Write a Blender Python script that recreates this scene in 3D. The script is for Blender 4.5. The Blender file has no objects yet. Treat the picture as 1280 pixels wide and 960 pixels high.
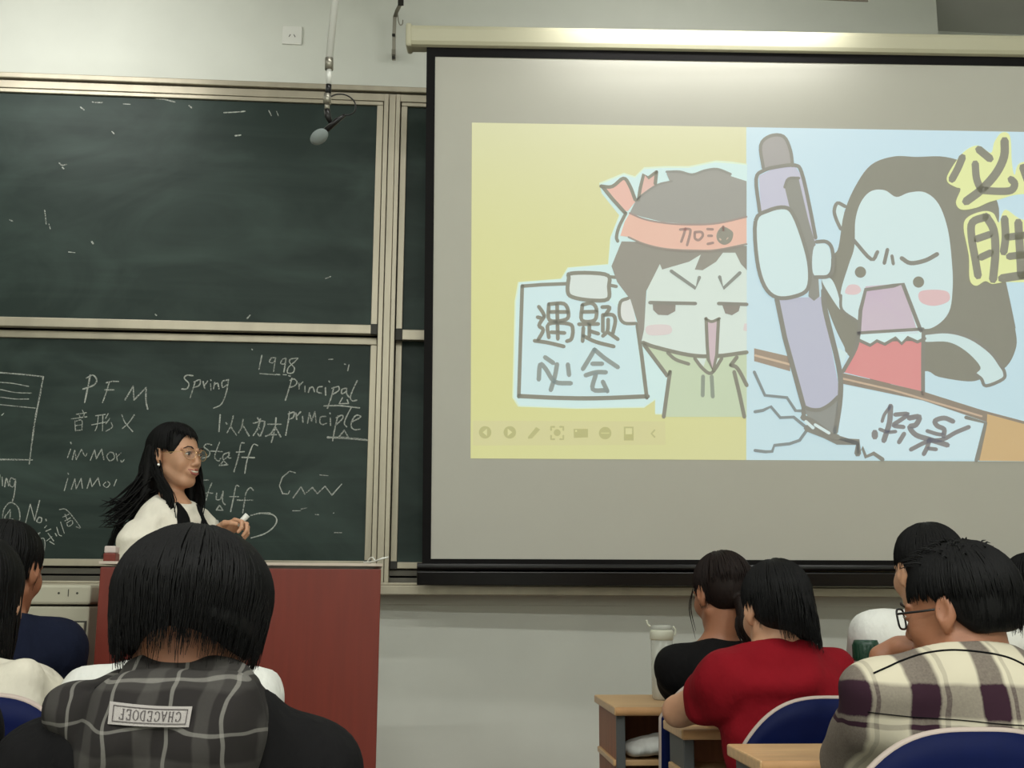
import bpy, bmesh, math, random
import numpy as np
from mathutils import Vector, Matrix
from mathutils.geometry import tessellate_polygon
random.seed(7); RNG = np.random.default_rng(7)
SC = bpy.context.scene; COL = SC.collection
pi = math.pi

# ------------------------------------------------------------ camera
FPX, CZ = 1400.0, 1.13
YAW, PIT, ROL = math.radians(4.14), math.atan(260/1400), .0055
Fw = Vector((math.sin(YAW)*math.cos(PIT), math.cos(YAW)*math.cos(PIT), math.sin(PIT)))
R0 = Vector((math.cos(YAW), -math.sin(YAW), 0)); U0 = R0.cross(Fw)
Rt = R0*math.cos(ROL)+U0*math.sin(ROL); Up = -R0*math.sin(ROL)+U0*math.cos(ROL)
CP = Vector((0, 0, CZ))
cam = bpy.data.cameras.new('camera'); cam.sensor_width = 36; cam.lens = FPX/1280*36; cam.clip_start = .02
co = bpy.data.objects.new('camera', cam); COL.objects.link(co)
M3 = Matrix((Rt, Up, -Fw)).transposed(); co.matrix_world = Matrix.Translation(CP) @ M3.to_4x4()
SC.camera = co
SC.view_settings.view_transform = 'Standard'; SC.view_settings.look = 'None'
SC.view_settings.exposure = 0; SC.view_settings.gamma = 1; SC.view_settings.use_curve_mapping = False

def ray(x, y): return Fw + Rt*((x-640)/FPX) + Up*((480-y)/FPX)
def at(x, y, Y):
    d = ray(x, y); return CP + d*(Y/d.y)

# ------------------------------------------------------------ world and room lamps
wd = bpy.data.worlds.new('world'); SC.world = wd; wd.use_nodes = True
wd.node_tree.nodes['Background'].inputs[0].default_value = (.9, .95, 1, 1)
wd.node_tree.nodes['Background'].inputs[1].default_value = .02
def area(name, loc, rot, sx, sy, power, col=(1, 1, .95)):
    l = bpy.data.lights.new(name, 'AREA'); l.shape = 'RECTANGLE'; l.size = sx; l.size_y = sy
    l.energy = power; l.color = col
    o = bpy.data.objects.new(name, l); COL.objects.link(o); o.location = loc; o.rotation_euler = rot
    return o
LAMP_P = (5.5, 9.5)      # board lamps
CEIL_P = (12.0, 46.0, 82.0)   # ceiling tubes: front, middle, rear row

# ------------------------------------------------------------ helpers
def s2l(c):
    r = []
    for v in c[:3]:
        v = v/255 if max(c) > 1.0 else v
        r.append(v/12.92 if v <= .04045 else ((v+.055)/1.055)**2.4)
    return tuple(r)+(1.0,)

def nn(t, kind, **kw):
    n = t.nodes.new(kind)
    for k, v in kw.items(): setattr(n, k, v)
    return n

def mat(name, col, rough=.6, metal=0, var=.0, vscale=8, bump=0, bscale=60, bdist=.004, stretch=(1, 1, 1), spec=.5, col2=None, alpha=None, trans=0, sheen=0, coat=0):
    m = bpy.data.materials.new(name); m.use_nodes = True; t = m.node_tree; b = t.nodes['Principled BSDF']
    c = s2l(col); b.inputs['Base Color'].default_value = c; b.inputs['Roughness'].default_value = rough
    b.inputs['Metallic'].default_value = metal; b.inputs['Specular IOR Level'].default_value = spec
    b.inputs['Transmission Weight'].default_value = trans; b.inputs['Sheen Weight'].default_value = sheen
    b.inputs['Coat Weight'].default_value = coat
    if alpha is not None: b.inputs['Alpha'].default_value = alpha
    tc = nn(t, 'ShaderNodeTexCoord'); mp = nn(t, 'ShaderNodeMapping'); mp.inputs['Scale'].default_value = stretch
    t.links.new(tc.outputs['Object'], mp.inputs[0])
    if var or col2:
        nz = nn(t, 'ShaderNodeTexNoise'); nz.inputs['Scale'].default_value = vscale; nz.inputs['Detail'].default_value = 5
        t.links.new(mp.outputs[0], nz.inputs[0])
        cr = nn(t, 'ShaderNodeValToRGB'); cr.color_ramp.elements[0].position = .35; cr.color_ramp.elements[1].position = .68
        cr.color_ramp.elements[0].color = tuple(max(0, v*(1-var)) for v in c[:3])+(1,)
        cr.color_ramp.elements[1].color = s2l(col2) if col2 else tuple(min(1, v*(1+var)) for v in c[:3])+(1,)
        t.links.new(nz.outputs[0], cr.inputs[0]); t.links.new(cr.outputs[0], b.inputs['Base Color'])
    if bump:
        nb = nn(t, 'ShaderNodeTexNoise'); nb.inputs['Scale'].default_value = bscale; nb.inputs['Detail'].default_value = 4
        t.links.new(mp.outputs[0], nb.inputs[0])
        bp = nn(t, 'ShaderNodeBump'); bp.inputs['Strength'].default_value = bump; bp.inputs['Distance'].default_value = bdist
        t.links.new(nb.outputs[0], bp.inputs['Height']); t.links.new(bp.outputs[0], b.inputs['Normal'])
    return m

def math_n(t, op, a, b=None):
    n = nn(t, 'ShaderNodeMath'); n.operation = op
    for i, v in enumerate((a, b)):
        if v is None: continue
        if isinstance(v, (int, float)): n.inputs[i].default_value = v
        else: t.links.new(v, n.inputs[i])
    return n.outputs[0]

def plaid(name, base, stripe, vx, vz, warp=.01, rough=.9, axis=0, soft=None):
    """vx, vz: lists of (period, width, offset, strength) along object x and z"""
    m = bpy.data.materials.new(name); m.use_nodes = True; t = m.node_tree; b = t.nodes['Principled BSDF']
    b.inputs['Roughness'].default_value = rough; b.inputs['Specular IOR Level'].default_value = .2
    tc = nn(t, 'ShaderNodeTexCoord'); nz = nn(t, 'ShaderNodeTexNoise'); nz.inputs['Scale'].default_value = 9
    t.links.new(tc.outputs['Object'], nz.inputs[0])
    sub = nn(t, 'ShaderNodeVectorMath', operation='SUBTRACT'); t.links.new(nz.outputs['Color'], sub.inputs[0]); sub.inputs[1].default_value = (.5, .5, .5)
    scl = nn(t, 'ShaderNodeVectorMath', operation='SCALE'); t.links.new(sub.outputs[0], scl.inputs[0]); scl.inputs['Scale'].default_value = warp*4
    add = nn(t, 'ShaderNodeVectorMath', operation='ADD'); t.links.new(tc.outputs['Object'], add.inputs[0]); t.links.new(scl.outputs[0], add.inputs[1])
    sep = nn(t, 'ShaderNodeSeparateXYZ'); t.links.new(add.outputs[0], sep.inputs[0])
    acc = None
    for out, bands in ((sep.outputs[axis], vx), (sep.outputs[2], vz)):
        for (p, w, off, st) in bands:
            f = math_n(t, 'DIVIDE', math_n(t, 'ADD', out, off), p)
            f = math_n(t, 'FRACT', f)
            f = math_n(t, 'ABSOLUTE', math_n(t, 'SUBTRACT', f, .5))
            r = nn(t, 'ShaderNodeMapRange'); t.links.new(f, r.inputs[0])
            e = (soft or .15)*w/p
            r.inputs[1].default_value = w/p/2-e/2; r.inputs[2].default_value = w/p/2+e/2
            r.inputs[3].default_value = st; r.inputs[4].default_value = 0
            acc = r.outputs[0] if acc is None else math_n(t, 'ADD', acc, r.outputs[0])
    n2 = nn(t, 'ShaderNodeTexNoise'); n2.inputs['Scale'].default_value = 250; t.links.new(tc.outputs['Object'], n2.inputs[0])
    acc = math_n(t, 'MULTIPLY', acc, math_n(t, 'ADD', math_n(t, 'MULTIPLY', n2.outputs[0], .3), .85))
    mx = nn(t, 'ShaderNodeMix', data_type='RGBA'); mx.clamp_factor = True
    t.links.new(acc, mx.inputs[0]); mx.inputs[6].default_value = s2l(base); mx.inputs[7].default_value = s2l(stripe)
    t.links.new(mx.outputs[2], b.inputs['Base Color'])
    return m

def link(name, me, m=None, parent=None, smooth=False):
    o = bpy.data.objects.new(name, me); COL.objects.link(o)
    if m is not None:
        for q in (m if isinstance(m, (list, tuple)) else [m]): me.materials.append(q)
    if smooth: me.polygons.foreach_set('use_smooth', [True]*len(me.polygons))
    if parent is not None:
        o.parent = parent
        o.matrix_parent_inverse = Matrix.Identity(4)
    return o
# every mesh is modelled in world coordinates, then moved into its thing's own frame
def root(name, loc, label, cat, group=None, rz=0):
    o = bpy.data.objects.new(name, None); COL.objects.link(o); o.location = loc; o.rotation_euler = (0, 0, rz)
    o.empty_display_size = .1
    o['label'] = label; o['category'] = cat
    if group: o['group'] = group
    bpy.context.view_layer.update()
    return o
def wmat(o):
    m = Matrix.Identity(4)
    while o is not None:
        m = o.matrix_basis @ m; o = o.parent
    return m
def islands(bm):
    seen = set(); out = []
    for v in bm.verts:
        if v in seen: continue
        st = [v]; seen.add(v); comp = []
        while st:
            q = st.pop(); comp.append(q)
            for e in q.link_edges:
                o = e.other_vert(q)
                if o not in seen: seen.add(o); st.append(o)
        out.append(comp)
    return out
def fin(name, bm, m, parent=None, smooth=False, label=None, world=True, join=False):
    if parent is not None and not join:                     # separate pieces become separate parts
        isl = islands(bm)
        if len(isl) > 1:
            first = None
            for comp in isl:
                b2 = bmesh.new(); mp = {v: b2.verts.new(v.co) for v in comp}
                for f in {f for v in comp for f in v.link_faces}: b2.faces.new([mp[v] for v in f.verts])
                o = fin(name, b2, m, parent, smooth, label, world, True)
                first = first or o
            bm.free(); return first
    if parent is not None and world: bm.transform(wmat(parent).inverted())
    bmesh.ops.recalc_face_normals(bm, faces=bm.faces)
    me = bpy.data.meshes.new(name); bm.to_mesh(me); bm.free()
    o = link(name, me, m, parent, smooth)
    if label: o['label'] = label
    return o
def struct(o): o['kind'] = 'structure'; return o
def tag(o, label, cat, group=None):
    o['label'] = label; o['category'] = cat
    if group: o['group'] = group
    return o

def B(): return bmesh.new()
def box(bm, x0, x1, y0, y1, z0, z1, bev=0, M=None):
    r = bmesh.ops.create_cube(bm, size=1)
    vs = r['verts']
    for v in vs:
        v.co = Vector(((x0+x1)/2+v.co.x*(x1-x0), (y0+y1)/2+v.co.y*(y1-y0), (z0+z1)/2+v.co.z*(z1-z0)))
    if bev:
        es = {e for v in vs for e in v.link_edges}
        rr = bmesh.ops.bevel(bm, geom=list(es), offset=bev, segments=2, affect='EDGES', profile=.5)
        vs = list({v for f in rr['faces'] for v in f.verts} | {v for v in vs if v.is_valid})
    if M is not None:
        for v in vs: v.co = M @ v.co
    return vs
def tube(bm, pts, rad, n=10, caps=True):
    pts = [Vector(p) for p in pts]
    rs = rad if isinstance(rad, (list, tuple)) else [rad]*len(pts)
    rings = []; prev = None
    for i, p in enumerate(pts):
        d = (pts[min(i+1, len(pts)-1)]-pts[max(i-1, 0)]).normalized()
        if prev is None:
            a = d.orthogonal().normalized()
        else:
            a = prev - d*prev.dot(d)
            a = a.normalized() if a.length > 1e-6 else d.orthogonal().normalized()
        prev = a; b = d.cross(a)
        rings.append([bm.verts.new(p+(a*math.cos(2*pi*k/n)+b*math.sin(2*pi*k/n))*rs[i]) for k in range(n)])
    for i in range(len(rings)-1):
        for k in range(n):
            bm.faces.new((rings[i][k], rings[i][(k+1) % n], rings[i+1][(k+1) % n], rings[i+1][k]))
    if caps:
        bm.faces.new(rings[0][::-1]); bm.faces.new(rings[-1])
def lathe(bm, c, prof, n=24, M=None):
    rings = []
    c = Vector(c)
    for (r, z) in prof:
        ring = []
        for k in range(n):
            p = Vector((r*math.cos(2*pi*k/n), r*math.sin(2*pi*k/n), z))
            if M is not None: p = M @ p
            ring.append(bm.verts.new(c+p))
        rings.append(ring)
    for i in range(len(rings)-1):
        for k in range(n):
            bm.faces.new((rings[i][k], rings[i][(k+1) % n], rings[i+1][(k+1) % n], rings[i+1][k]))
    bm.faces.new(rings[0][::-1]); bm.faces.new(rings[-1])
def smooth_pts(pts, closed=False, sub=5):
    P = [Vector((p[0], p[1], p[2] if len(p) > 2 else 0)) for p in pts]; n = len(P)
    if n < 3: return [Vector(p) for p in P]
    out = []
    for i in range(n if closed else n-1):
        p0 = P[(i-1) % n] if closed or i > 0 else P[0]*2-P[1]
        p1 = P[i]; p2 = P[(i+1) % n]
        p3 = P[(i+2) % n] if closed or i+2 < n else P[-1]*2-P[-2]
        for k in range(sub):
            t = k/sub
            out.append(.5*((2*p1)+(p2-p0)*t+(2*p0-5*p1+4*p2-p3)*t*t+(3*p1-p0-3*p2+p3)*t**3))
    if not closed: out.append(P[-1])
    return out

# ------------------------------------------------------------ implicit surfaces (for bodies, clothes, hair)
class SDF:
    def __init__(s, lo, hi, h, fine=None, hf=None):
        s.ax = []
        for k in range(3):
            if fine is None: a = np.arange(lo[k], hi[k]+h, h)
            else:
                f0, f1 = max(fine[0][k], lo[k]), min(fine[1][k], hi[k])
                a = np.concatenate([np.arange(lo[k], f0, h), np.arange(f0, f1, hf), np.arange(f1, hi[k]+h, h)])
            s.ax.append(a.astype(np.float32))
        s.V = np.full([len(a) for a in s.ax], 1.0, np.float32)
    def sl(s, lo, hi):
        r = []
        for k in range(3):
            i0 = np.searchsorted(s.ax[k], lo[k]); i1 = np.searchsorted(s.ax[k], hi[k])
            r.append(slice(int(i0), int(i1)))
        g = [s.ax[0][r[0]][:, None, None], s.ax[1][r[1]][None, :, None], s.ax[2][r[2]][None, None, :]]
        return tuple(r), g
    def comb(s, r, d, k, op):
        V = s.V[r]
        if V.size == 0: return
        if op == 'add':
            h = np.clip(.5+.5*(V-d)/k, 0, 1); s.V[r] = V*(1-h)+d*h-k*h*(1-h)
        else:
            d = -d; h = np.clip(.5-.5*(V-d)/k, 0, 1); s.V[r] = V*(1-h)+d*h+k*h*(1-h)
    def cap(s, a, b, ra, rb=None, k=.02, op='add', inf=0):
        rb = ra if rb is None else rb; ra += inf; rb += inf
        a = np.array(a, float); b = np.array(b, float); m = max(ra, rb)+k*1.5+.03
        r, (X, Y, Z) = s.sl(np.minimum(a, b)-m, np.maximum(a, b)+m)
        d = b-a; L = float(d@d)+1e-9
        t = np.clip(((X-a[0])*d[0]+(Y-a[1])*d[1]+(Z-a[2])*d[2])/L, 0, 1)
        D = np.sqrt((X-a[0]-t*d[0])**2+(Y-a[1]-t*d[1])**2+(Z-a[2]-t*d[2])**2)-(ra+(rb-ra)*t)
        s.comb(r, D, k, op)
    def ell(s, c, rad, Rm=None, k=.02, op='add', inf=0):
        c = np.array(c, float); rad = np.array(rad, float)+inf; m = rad.max()+k*1.5+.03
        r, (X, Y, Z) = s.sl(c-m, c+m)
        dx, dy, dz = X-c[0], Y-c[1], Z-c[2]
        if Rm is not None:
            Q = np.array(Rm).T
            dx, dy, dz = (Q[0, 0]*dx+Q[0, 1]*dy+Q[0, 2]*dz, Q[1, 0]*dx+Q[1, 1]*dy+Q[1, 2]*dz, Q[2, 0]*dx+Q[2, 1]*dy+Q[2, 2]*dz)
        k0 = np.sqrt((dx/rad[0])**2+(dy/rad[1])**2+(dz/rad[2])**2)
        k1 = np.sqrt((dx/rad[0]**2)**2+(dy/rad[1]**2)**2+(dz/rad[2]**2)**2)+1e-6
        s.comb(r, k0*(k0-1)/k1, k, op)
    def plane(s, p, n, k=.004):          # cut away the side n points to
        X, Y, Z = s.ax[0][:, None, None], s.ax[1][None, :, None], s.ax[2][None, None, :]
        n = np.array(n, float); n /= np.linalg.norm(n)
        d = (X-p[0])*n[0]+(Y-p[1])*n[1]+(Z-p[2])*n[2]
        h = np.clip(.5-.5*(s.V-d)/k, 0, 1); s.V = (s.V*(1-h)+d*h+k*h*(1-h)).astype(np.float32)
    def folds(s, amp, fx=18, seed=0, dirv=(1, .3, .6)):
        X, Y, Z = s.ax[0][:, None, None], s.ax[1][None, :, None], s.ax[2][None, None, :]
        a, b, c = dirv
        w = np.sin(fx*(a*X+b*Y+c*Z)+2.2*np.sin(fx*.45*(Z-.6*X)+seed)+1.5*np.sin(fx*.3*(Y+X)+seed*2))
        w2 = np.sin(fx*1.9*(c*X-a*Z+b*Y)+2*np.sin(fx*.6*(X+Z)+seed*3))
        s.V += (amp*(w*.65+w2*.35)).astype(np.float32)
    def mesh(s):
        V = s.V; I = V < 0
        nx, ny, nz = V.shape
        c = [I[dx:nx-1+dx, dy:ny-1+dy, dz:nz-1+dz] for dx in (0, 1) for dy in (0, 1) for dz in (0, 1)]
        cnt = sum(q.astype(np.int8) for q in c)
        act = (cnt > 0) & (cnt < 8)
        idx = np.argwhere(act); ids = np.full(act.shape, -1, np.int64); ids[act] = np.arange(len(idx))
        P = np.zeros((len(idx), 3)); N = np.zeros(len(idx))
        i, j, k = idx.T
        cor = [(0, 0, 0), (0, 0, 1), (0, 1, 0), (0, 1, 1), (1, 0, 0), (1, 0, 1), (1, 1, 0), (1, 1, 1)]
        ax = s.ax
        def pos(o): return np.stack([ax[0][i+o[0]], ax[1][j+o[1]], ax[2][k+o[2]]], 1)
        for A in cor:
            for D in range(3):
                if A[D]: continue
                Bc = list(A); Bc[D] = 1
                va = V[i+A[0], j+A[1], k+A[2]]; vb = V[i+Bc[0], j+Bc[1], k+Bc[2]]
                m = (va < 0) != (vb < 0)
                t = np.where(m, va/(va-vb+1e-12), 0)[:, None]
                p = pos(A)*(1-t)+pos(Bc)*t
                P[m] += p[m]; N[m] += 1
        P /= N[:, None]
        F = []
        e = I[:-1] != I[1:]; a, b, c2 = np.nonzero(e[:, 1:-1, 1:-1]); b = b+1; c2 = c2+1
        q = np.stack([ids[a, b-1, c2-1], ids[a, b, c2-1], ids[a, b, c2], ids[a, b-1, c2]], 1); fl = I[a, b, c2]; q[~fl] = q[~fl][:, ::-1]; F.append(q)
        e = I[:, :-1] != I[:, 1:]; a, b, c2 = np.nonzero(e[1:-1, :, 1:-1]); a = a+1; c2 = c2+1
        q = np.stack([ids[a-1, b, c2-1], ids[a-1, b, c2], ids[a, b, c2], ids[a, b, c2-1]], 1); fl = I[a, b, c2]; q[~fl] = q[~fl][:, ::-1]; F.append(q)
        e = I[:, :, :-1] != I[:, :, 1:]; a, b, c2 = np.nonzero(e[1:-1, 1:-1, :]); a = a+1; b = b+1
        q = np.stack([ids[a-1, b-1, c2], ids[a, b-1, c2], ids[a, b, c2], ids[a-1, b, c2]], 1); fl = I[a, b, c2]; q[~fl] = q[~fl][:, ::-1]; F.append(q)
        F = np.concatenate(F)
        F = F[(F >= 0).all(1)]
        return P, F
def mesh_obj(name, P, F, m, parent, smooth=True, extra=None, label=None):
    """P,F quads in world coordinates; extra = bmesh joined in"""
    inv = wmat(parent).inverted() if parent else Matrix.Identity(4)
    A = np.array(inv)
    P = P@A[:3, :3].T+A[:3, 3]
    me = bpy.data.meshes.new(name)
    me.vertices.add(len(P)); me.vertices.foreach_set('co', P.astype(np.float32).ravel())
    me.loops.add(len(F)*4); me.loops.foreach_set('vertex_index', F.astype(np.int32).ravel())
    me.polygons.add(len(F)); me.polygons.foreach_set('loop_start', np.arange(0, len(F)*4, 4, dtype=np.int32))
    me.polygons.foreach_set('use_smooth', np.ones(len(F), bool))
    me.update(calc_edges=True); me.validate()
    o = link(name, me, m, parent)
    if label: o['label'] = label
    return o
# ------------------------------------------------------------ materials
M = {}
M['wall'] = mat('wall_paint', (213, 215, 206), .85, var=.03, vscale=3, bump=.08, bscale=180)
M['ceil'] = mat('ceiling_paint', (200, 200, 195), .9, var=.03, vscale=3)
M['floor'] = mat('floor_tile', (150, 150, 144), .35, var=.12, vscale=5)
M['plat'] = mat('platform_wood', (120, 80, 55), .5, var=.2, vscale=6, stretch=(1, 8, 1))
M['alu'] = mat('aluminium_frame', (172, 164, 146), .38, .55, var=.08, vscale=10, stretch=(1, 1, .2))
M['alud'] = mat('dark_aluminium', (92, 88, 80), .4, .5, var=.1, vscale=10)
M['bracket'] = mat('rubber_corner', (52, 50, 44), .6)
M['black'] = mat('black_border', (14, 12, 13), .7, spec=.2)
M['blackg'] = mat('black_bar', (20, 18, 18), .3, .3)
M['fabric'] = mat('screen_fabric', (196, 194, 184), .9, var=.012, vscale=2, spec=.1)
M['casing'] = mat('cream_casing', (196, 192, 166), .45)
M['white'] = mat('white_plastic', (225, 225, 218), .35)
M['whitem'] = mat('white_enamel', (222, 222, 216), .3)
M['lampback'] = mat('lamp_reflector', (128, 118, 106), .4, .3)
M['steel'] = mat('galvanised_steel', (150, 146, 134), .35, .8)
M['darksteel'] = mat('dark_steel', (50, 48, 44), .45, .6)
M['red'] = mat('red_laminate', (112, 38, 24), .42, var=.06, vscale=14, stretch=(6, 6, .35))
M['cabinet'] = mat('beige_cabinet_paint', (176, 172, 152), .5, var=.03)
M['woodtop'] = mat('beech_laminate', (206, 168, 122), .35, var=.10, vscale=9, stretch=(.6, 7, 7))
M['woodedge'] = mat('beech_edge', (196, 150, 104), .4, var=.06, vscale=20)
M['brownwood'] = mat('red_brown_side_panel', (150, 92, 60), .5, var=.12, vscale=9, stretch=(6, 6, .5))
M['grey'] = mat('grey_desk_metal', (84, 86, 86), .45, .2)
M['chair'] = mat('blue_chair_plastic', (5, 17, 62), .55, spec=.12, var=.05, vscale=40)
M['trim'] = mat('pale_chair_edge', (176, 160, 150), .45)
M['foam'] = mat('grey_foam', (128, 136, 134), .95, bump=.5, bscale=400)
def board_mat():
    m = mat('green_board', (37, 54, 48), .5, spec=.28); t = m.node_tree; b = t.nodes['Principled BSDF']
    tc = nn(t, 'ShaderNodeTexCoord')
    def layer(scale, loc, ns, det, lo, hi, dist=1.2):
        mp = nn(t, 'ShaderNodeMapping'); mp.inputs['Scale'].default_value = scale; mp.inputs['Location'].default_value = loc
        t.links.new(tc.outputs['Object'], mp.inputs[0])
        n = nn(t, 'ShaderNodeTexNoise'); n.inputs['Scale'].default_value = ns; n.inputs['Detail'].default_value = det; n.inputs['Distortion'].default_value = dist
        t.links.new(mp.outputs[0], n.inputs[0])
        r = nn(t, 'ShaderNodeMapRange'); t.links.new(n.outputs[0], r.inputs[0]); r.inputs[1].default_value = lo; r.inputs[2].default_value = hi
        return r.outputs[0]
    a = layer((.75, 1, 1.5), (3, 0, 1), 1.6, 5, .42, .78, 2.0)
    c = layer((.25, 1, 3.2), (0, 0, 5), 2.3, 8, .5, .82, .6)
    d = layer((1, 1, 1), (7, 1, 0), 2.2, 3, .55, .8, .5)
    f = math_n(t, 'ADD', math_n(t, 'MULTIPLY', a, .26), math_n(t, 'MULTIPLY', c, .16)); f = math_n(t, 'ADD', f, math_n(t, 'MULTIPLY', d, .16))
    mx = nn(t, 'ShaderNodeMix', data_type='RGBA'); t.links.new(f, mx.inputs[0])
    mx.inputs[6].default_value = s2l((30, 45, 40)); mx.inputs[7].default_value = s2l((88, 106, 99))
    t.links.new(mx.outputs[2], b.inputs['Base Color'])
    return m
M['board'] = board_mat()
def chalk_mat():
    m = bpy.data.materials.new('chalk'); m.use_nodes = True; t = m.node_tree; b = t.nodes['Principled BSDF']
    b.inputs['Base Color'].default_value = s2l((205, 208, 200)); b.inputs['Roughness'].default_value = 1; b.inputs['Specular IOR Level'].default_value = 0
    tc = nn(t, 'ShaderNodeTexCoord'); n = nn(t, 'ShaderNodeTexNoise'); n.inputs['Scale'].default_value = 160; n.inputs['Detail'].default_value = 3
    t.links.new(tc.outputs['Object'], n.inputs[0])
    n2 = nn(t, 'ShaderNodeTexNoise'); n2.inputs['Scale'].default_value = 7; t.links.new(tc.outputs['Object'], n2.inputs[0])
    r = nn(t, 'ShaderNodeMapRange'); t.links.new(math_n(t, 'ADD', math_n(t, 'MULTIPLY', n.outputs[0], .6), math_n(t, 'MULTIPLY', n2.outputs[0], .4)), r.inputs[0])
    r.inputs[1].default_value = .38; r.inputs[2].default_value = .6; r.inputs[3].default_value = .25; r.inputs[4].default_value = .85
    t.links.new(r.outputs[0], b.inputs['Alpha'])
    return m
M['chalk'] = chalk_mat()
def slide_mat():
    m = bpy.data.materials.new('projected_light'); m.use_nodes = True; t = m.node_tree; b = t.nodes['Principled BSDF']
    b.inputs['Base Color'].default_value = s2l((174, 172, 163)); b.inputs['Roughness'].default_value = .9; b.inputs['Specular IOR Level'].default_value = .1
    a = nn(t, 'ShaderNodeVertexColor'); a.layer_name = 'ink'
    t.links.new(a.outputs[0], b.inputs['Emission Color']); b.inputs['Emission Strength'].default_value = 1
    return m
M['slide'] = slide_mat()

# ------------------------------------------------------------ room shell
WY = 5.30                 # wall plane; board surface at 5.20
XL, XR, YB, ZC = -4.6, 4.4, -4.2, 4.25
bm = B(); box(bm, XL-.1, XR+.1, YB-.1, WY+.6, -.1, 0); struct(fin('floor', bm, M['floor']))
bm = B(); box(bm, XL-.1, XR+.1, YB-.1, WY+.6, ZC, ZC+.1); struct(fin('ceiling', bm, M['ceil']))
bm = B(); box(bm, XL-.12, XL, YB, WY+.6, 0, ZC); struct(fin('wall_left', bm, M['wall']))
bm = B(); box(bm, XR, XR+.12, YB, WY+.6, 0, ZC); struct(fin('wall_right', bm, M['wall']))
bm = B(); box(bm, XL, XR, YB-.12, YB, 0, ZC); struct(fin('wall_back', bm, M['wall']))
nx = at(1172, 30, WY).x                                  # the upper wall steps back right of here
bm = B(); box(bm, XL, XR, WY, WY+.6, 0, 3.62); box(bm, XL, nx, WY, WY+.6, 3.62, ZC); box(bm, nx, XR, WY+.35, WY+.6, 3.62, ZC)
struct(fin('wall_front', bm, M['wall']))
bm = B(); box(bm, XL, XR, 4.28, WY, 0, .16, .008); struct(fin('trim_1', bm, M['plat']))
zt = at(700, 757, WY).z
bm = B(); box(bm, XL, XR, WY-.012, WY, zt, at(700, 745, WY).z+.03, .002); struct(fin('trim_2', bm, M['wall']))
bm = B(); box(bm, XL, XR, WY-.015, WY, .16, .28, .003); struct(fin('baseboard_front', bm, M['alud']))

# ------------------------------------------------------------ sliding blackboard
BY = 5.20
def bx(px, y, Y=BY): return at(px, y, Y).x
def bz(px, y, Y=BY): return at(px, y, Y).z
bb = root('sliding_blackboard', (-.2, BY+.05, 1.1), 'wide dark green sliding chalkboard in aluminium frame on front wall', 'blackboard')
L0, RX = -4.3, 4.0
MX0, MX1 = bx(473, 400), bx(494.5, 400)                     # mullion
ZT = 3.56; ZTI = 3.487; ZB = bz(600, 744); ZBI = bz(600, 729)
bm = B(); box(bm, L0, RX, BY-.05, BY+.09, ZT-.028, ZT, .004); box(bm, L0, RX, BY-.035, BY+.09, ZTI-.0, ZT-.034, .003); fin('frame_rail', bm, M['alu'], bb)
bm = B(); box(bm, L0, RX, BY-.09, BY+.09, ZB, ZBI-.012, .004); box(bm, L0, RX, BY-.06, BY+.09, ZBI-.012, ZBI, .003); fin('chalk_ledge', bm, M['alu'], bb)
bm = B()
w = MX1-MX0
for a, b_, d in ((0, .3, -.055), (.3, .72, -.045), (.72, 1, -.055)): box(bm, MX0+w*a+.001, MX0+w*b_-.001, BY+d, BY+.09, ZBI, ZTI+.03, .002)
fin('mullion', bm, M['alu'], bb, join=False)
for xa, xb in ((L0, L0+.07), (RX-.07, RX)):
    bm = B(); box(bm, xa, xb, BY-.05, BY+.09, ZBI, ZTI, .003); fin('frame_stile', bm, M['alu'], bb)
bm = B(); box(bm, L0+.07, RX-.07, BY+.07, BY+.085, ZBI, ZTI); fin('backing', bm, M['black'], bb)
ZM0, ZM1 = 2.318, 2.362           # middle rail of the upper panels
def panel(x0, x1, z0, z1, y, lab, rt, rb, st=.03, crn=True):
    """green sheet with its own thin frame"""
    bm = B(); box(bm, x0+st*.5, x1-st*.5, y, y+.02, z0+.01, z1-.01)
    p = fin('green_panel', bm, M['board'], bb, label=lab)
    bm = B()
    box(bm, x0, x1, y-.014, y+.022, z1-rt, z1, .003); box(bm, x0, x1, y-.018, y+.022, z0, z0+rb, .003)
    box(bm, x0, x0+st, y-.012, y+.022, z0+rb, z1-rt, .002); box(bm, x1-st, x1, y-.012, y+.022, z0+rb, z1-rt, .002)
    fin('panel_frame', bm, M['alu'], p)
    bm = B()
    for xx in (x0-.002, x1-.03): box(bm, xx, xx+.034, y-.022, y+.0, z0-.003, z0+rb+.004, .003)
    fin('corner_block', bm, M['bracket'], p)
    return p
UL = panel(L0+.07, MX0-.003, ZM0, ZTI-.002, BY-.02, 'upper left green panel wiped with chalk smears', .02, ZM1-ZM0)
LL = panel(L0+.07, MX0-.004, bz(300, 709), ZM0-.006, BY+.025, 'lower left green panel with white chalk writing', .036, bz(300, 700)-bz(300, 709))
LR = panel(MX1+.003, RX-.07, bz(515, 711), ZM0-.0+.03, BY+.025, 'lower right green panel behind the screen', .03, .03)
UR = panel(MX1+.003, RX-.07, ZM0-.025, ZTI-.002, BY-.02, 'upper right green panel behind the screen', .02, .05)
bm = B(); box(bm, L0+.07, RX-.07, BY+.0, BY+.07, ZBI, ZBI+.022, .002); box(bm, L0+.07, RX-.07, BY+.03, BY+.07, ZBI+.03, bz(300, 711), .002); fin('slide_track', bm, M['alud'], bb)

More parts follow.
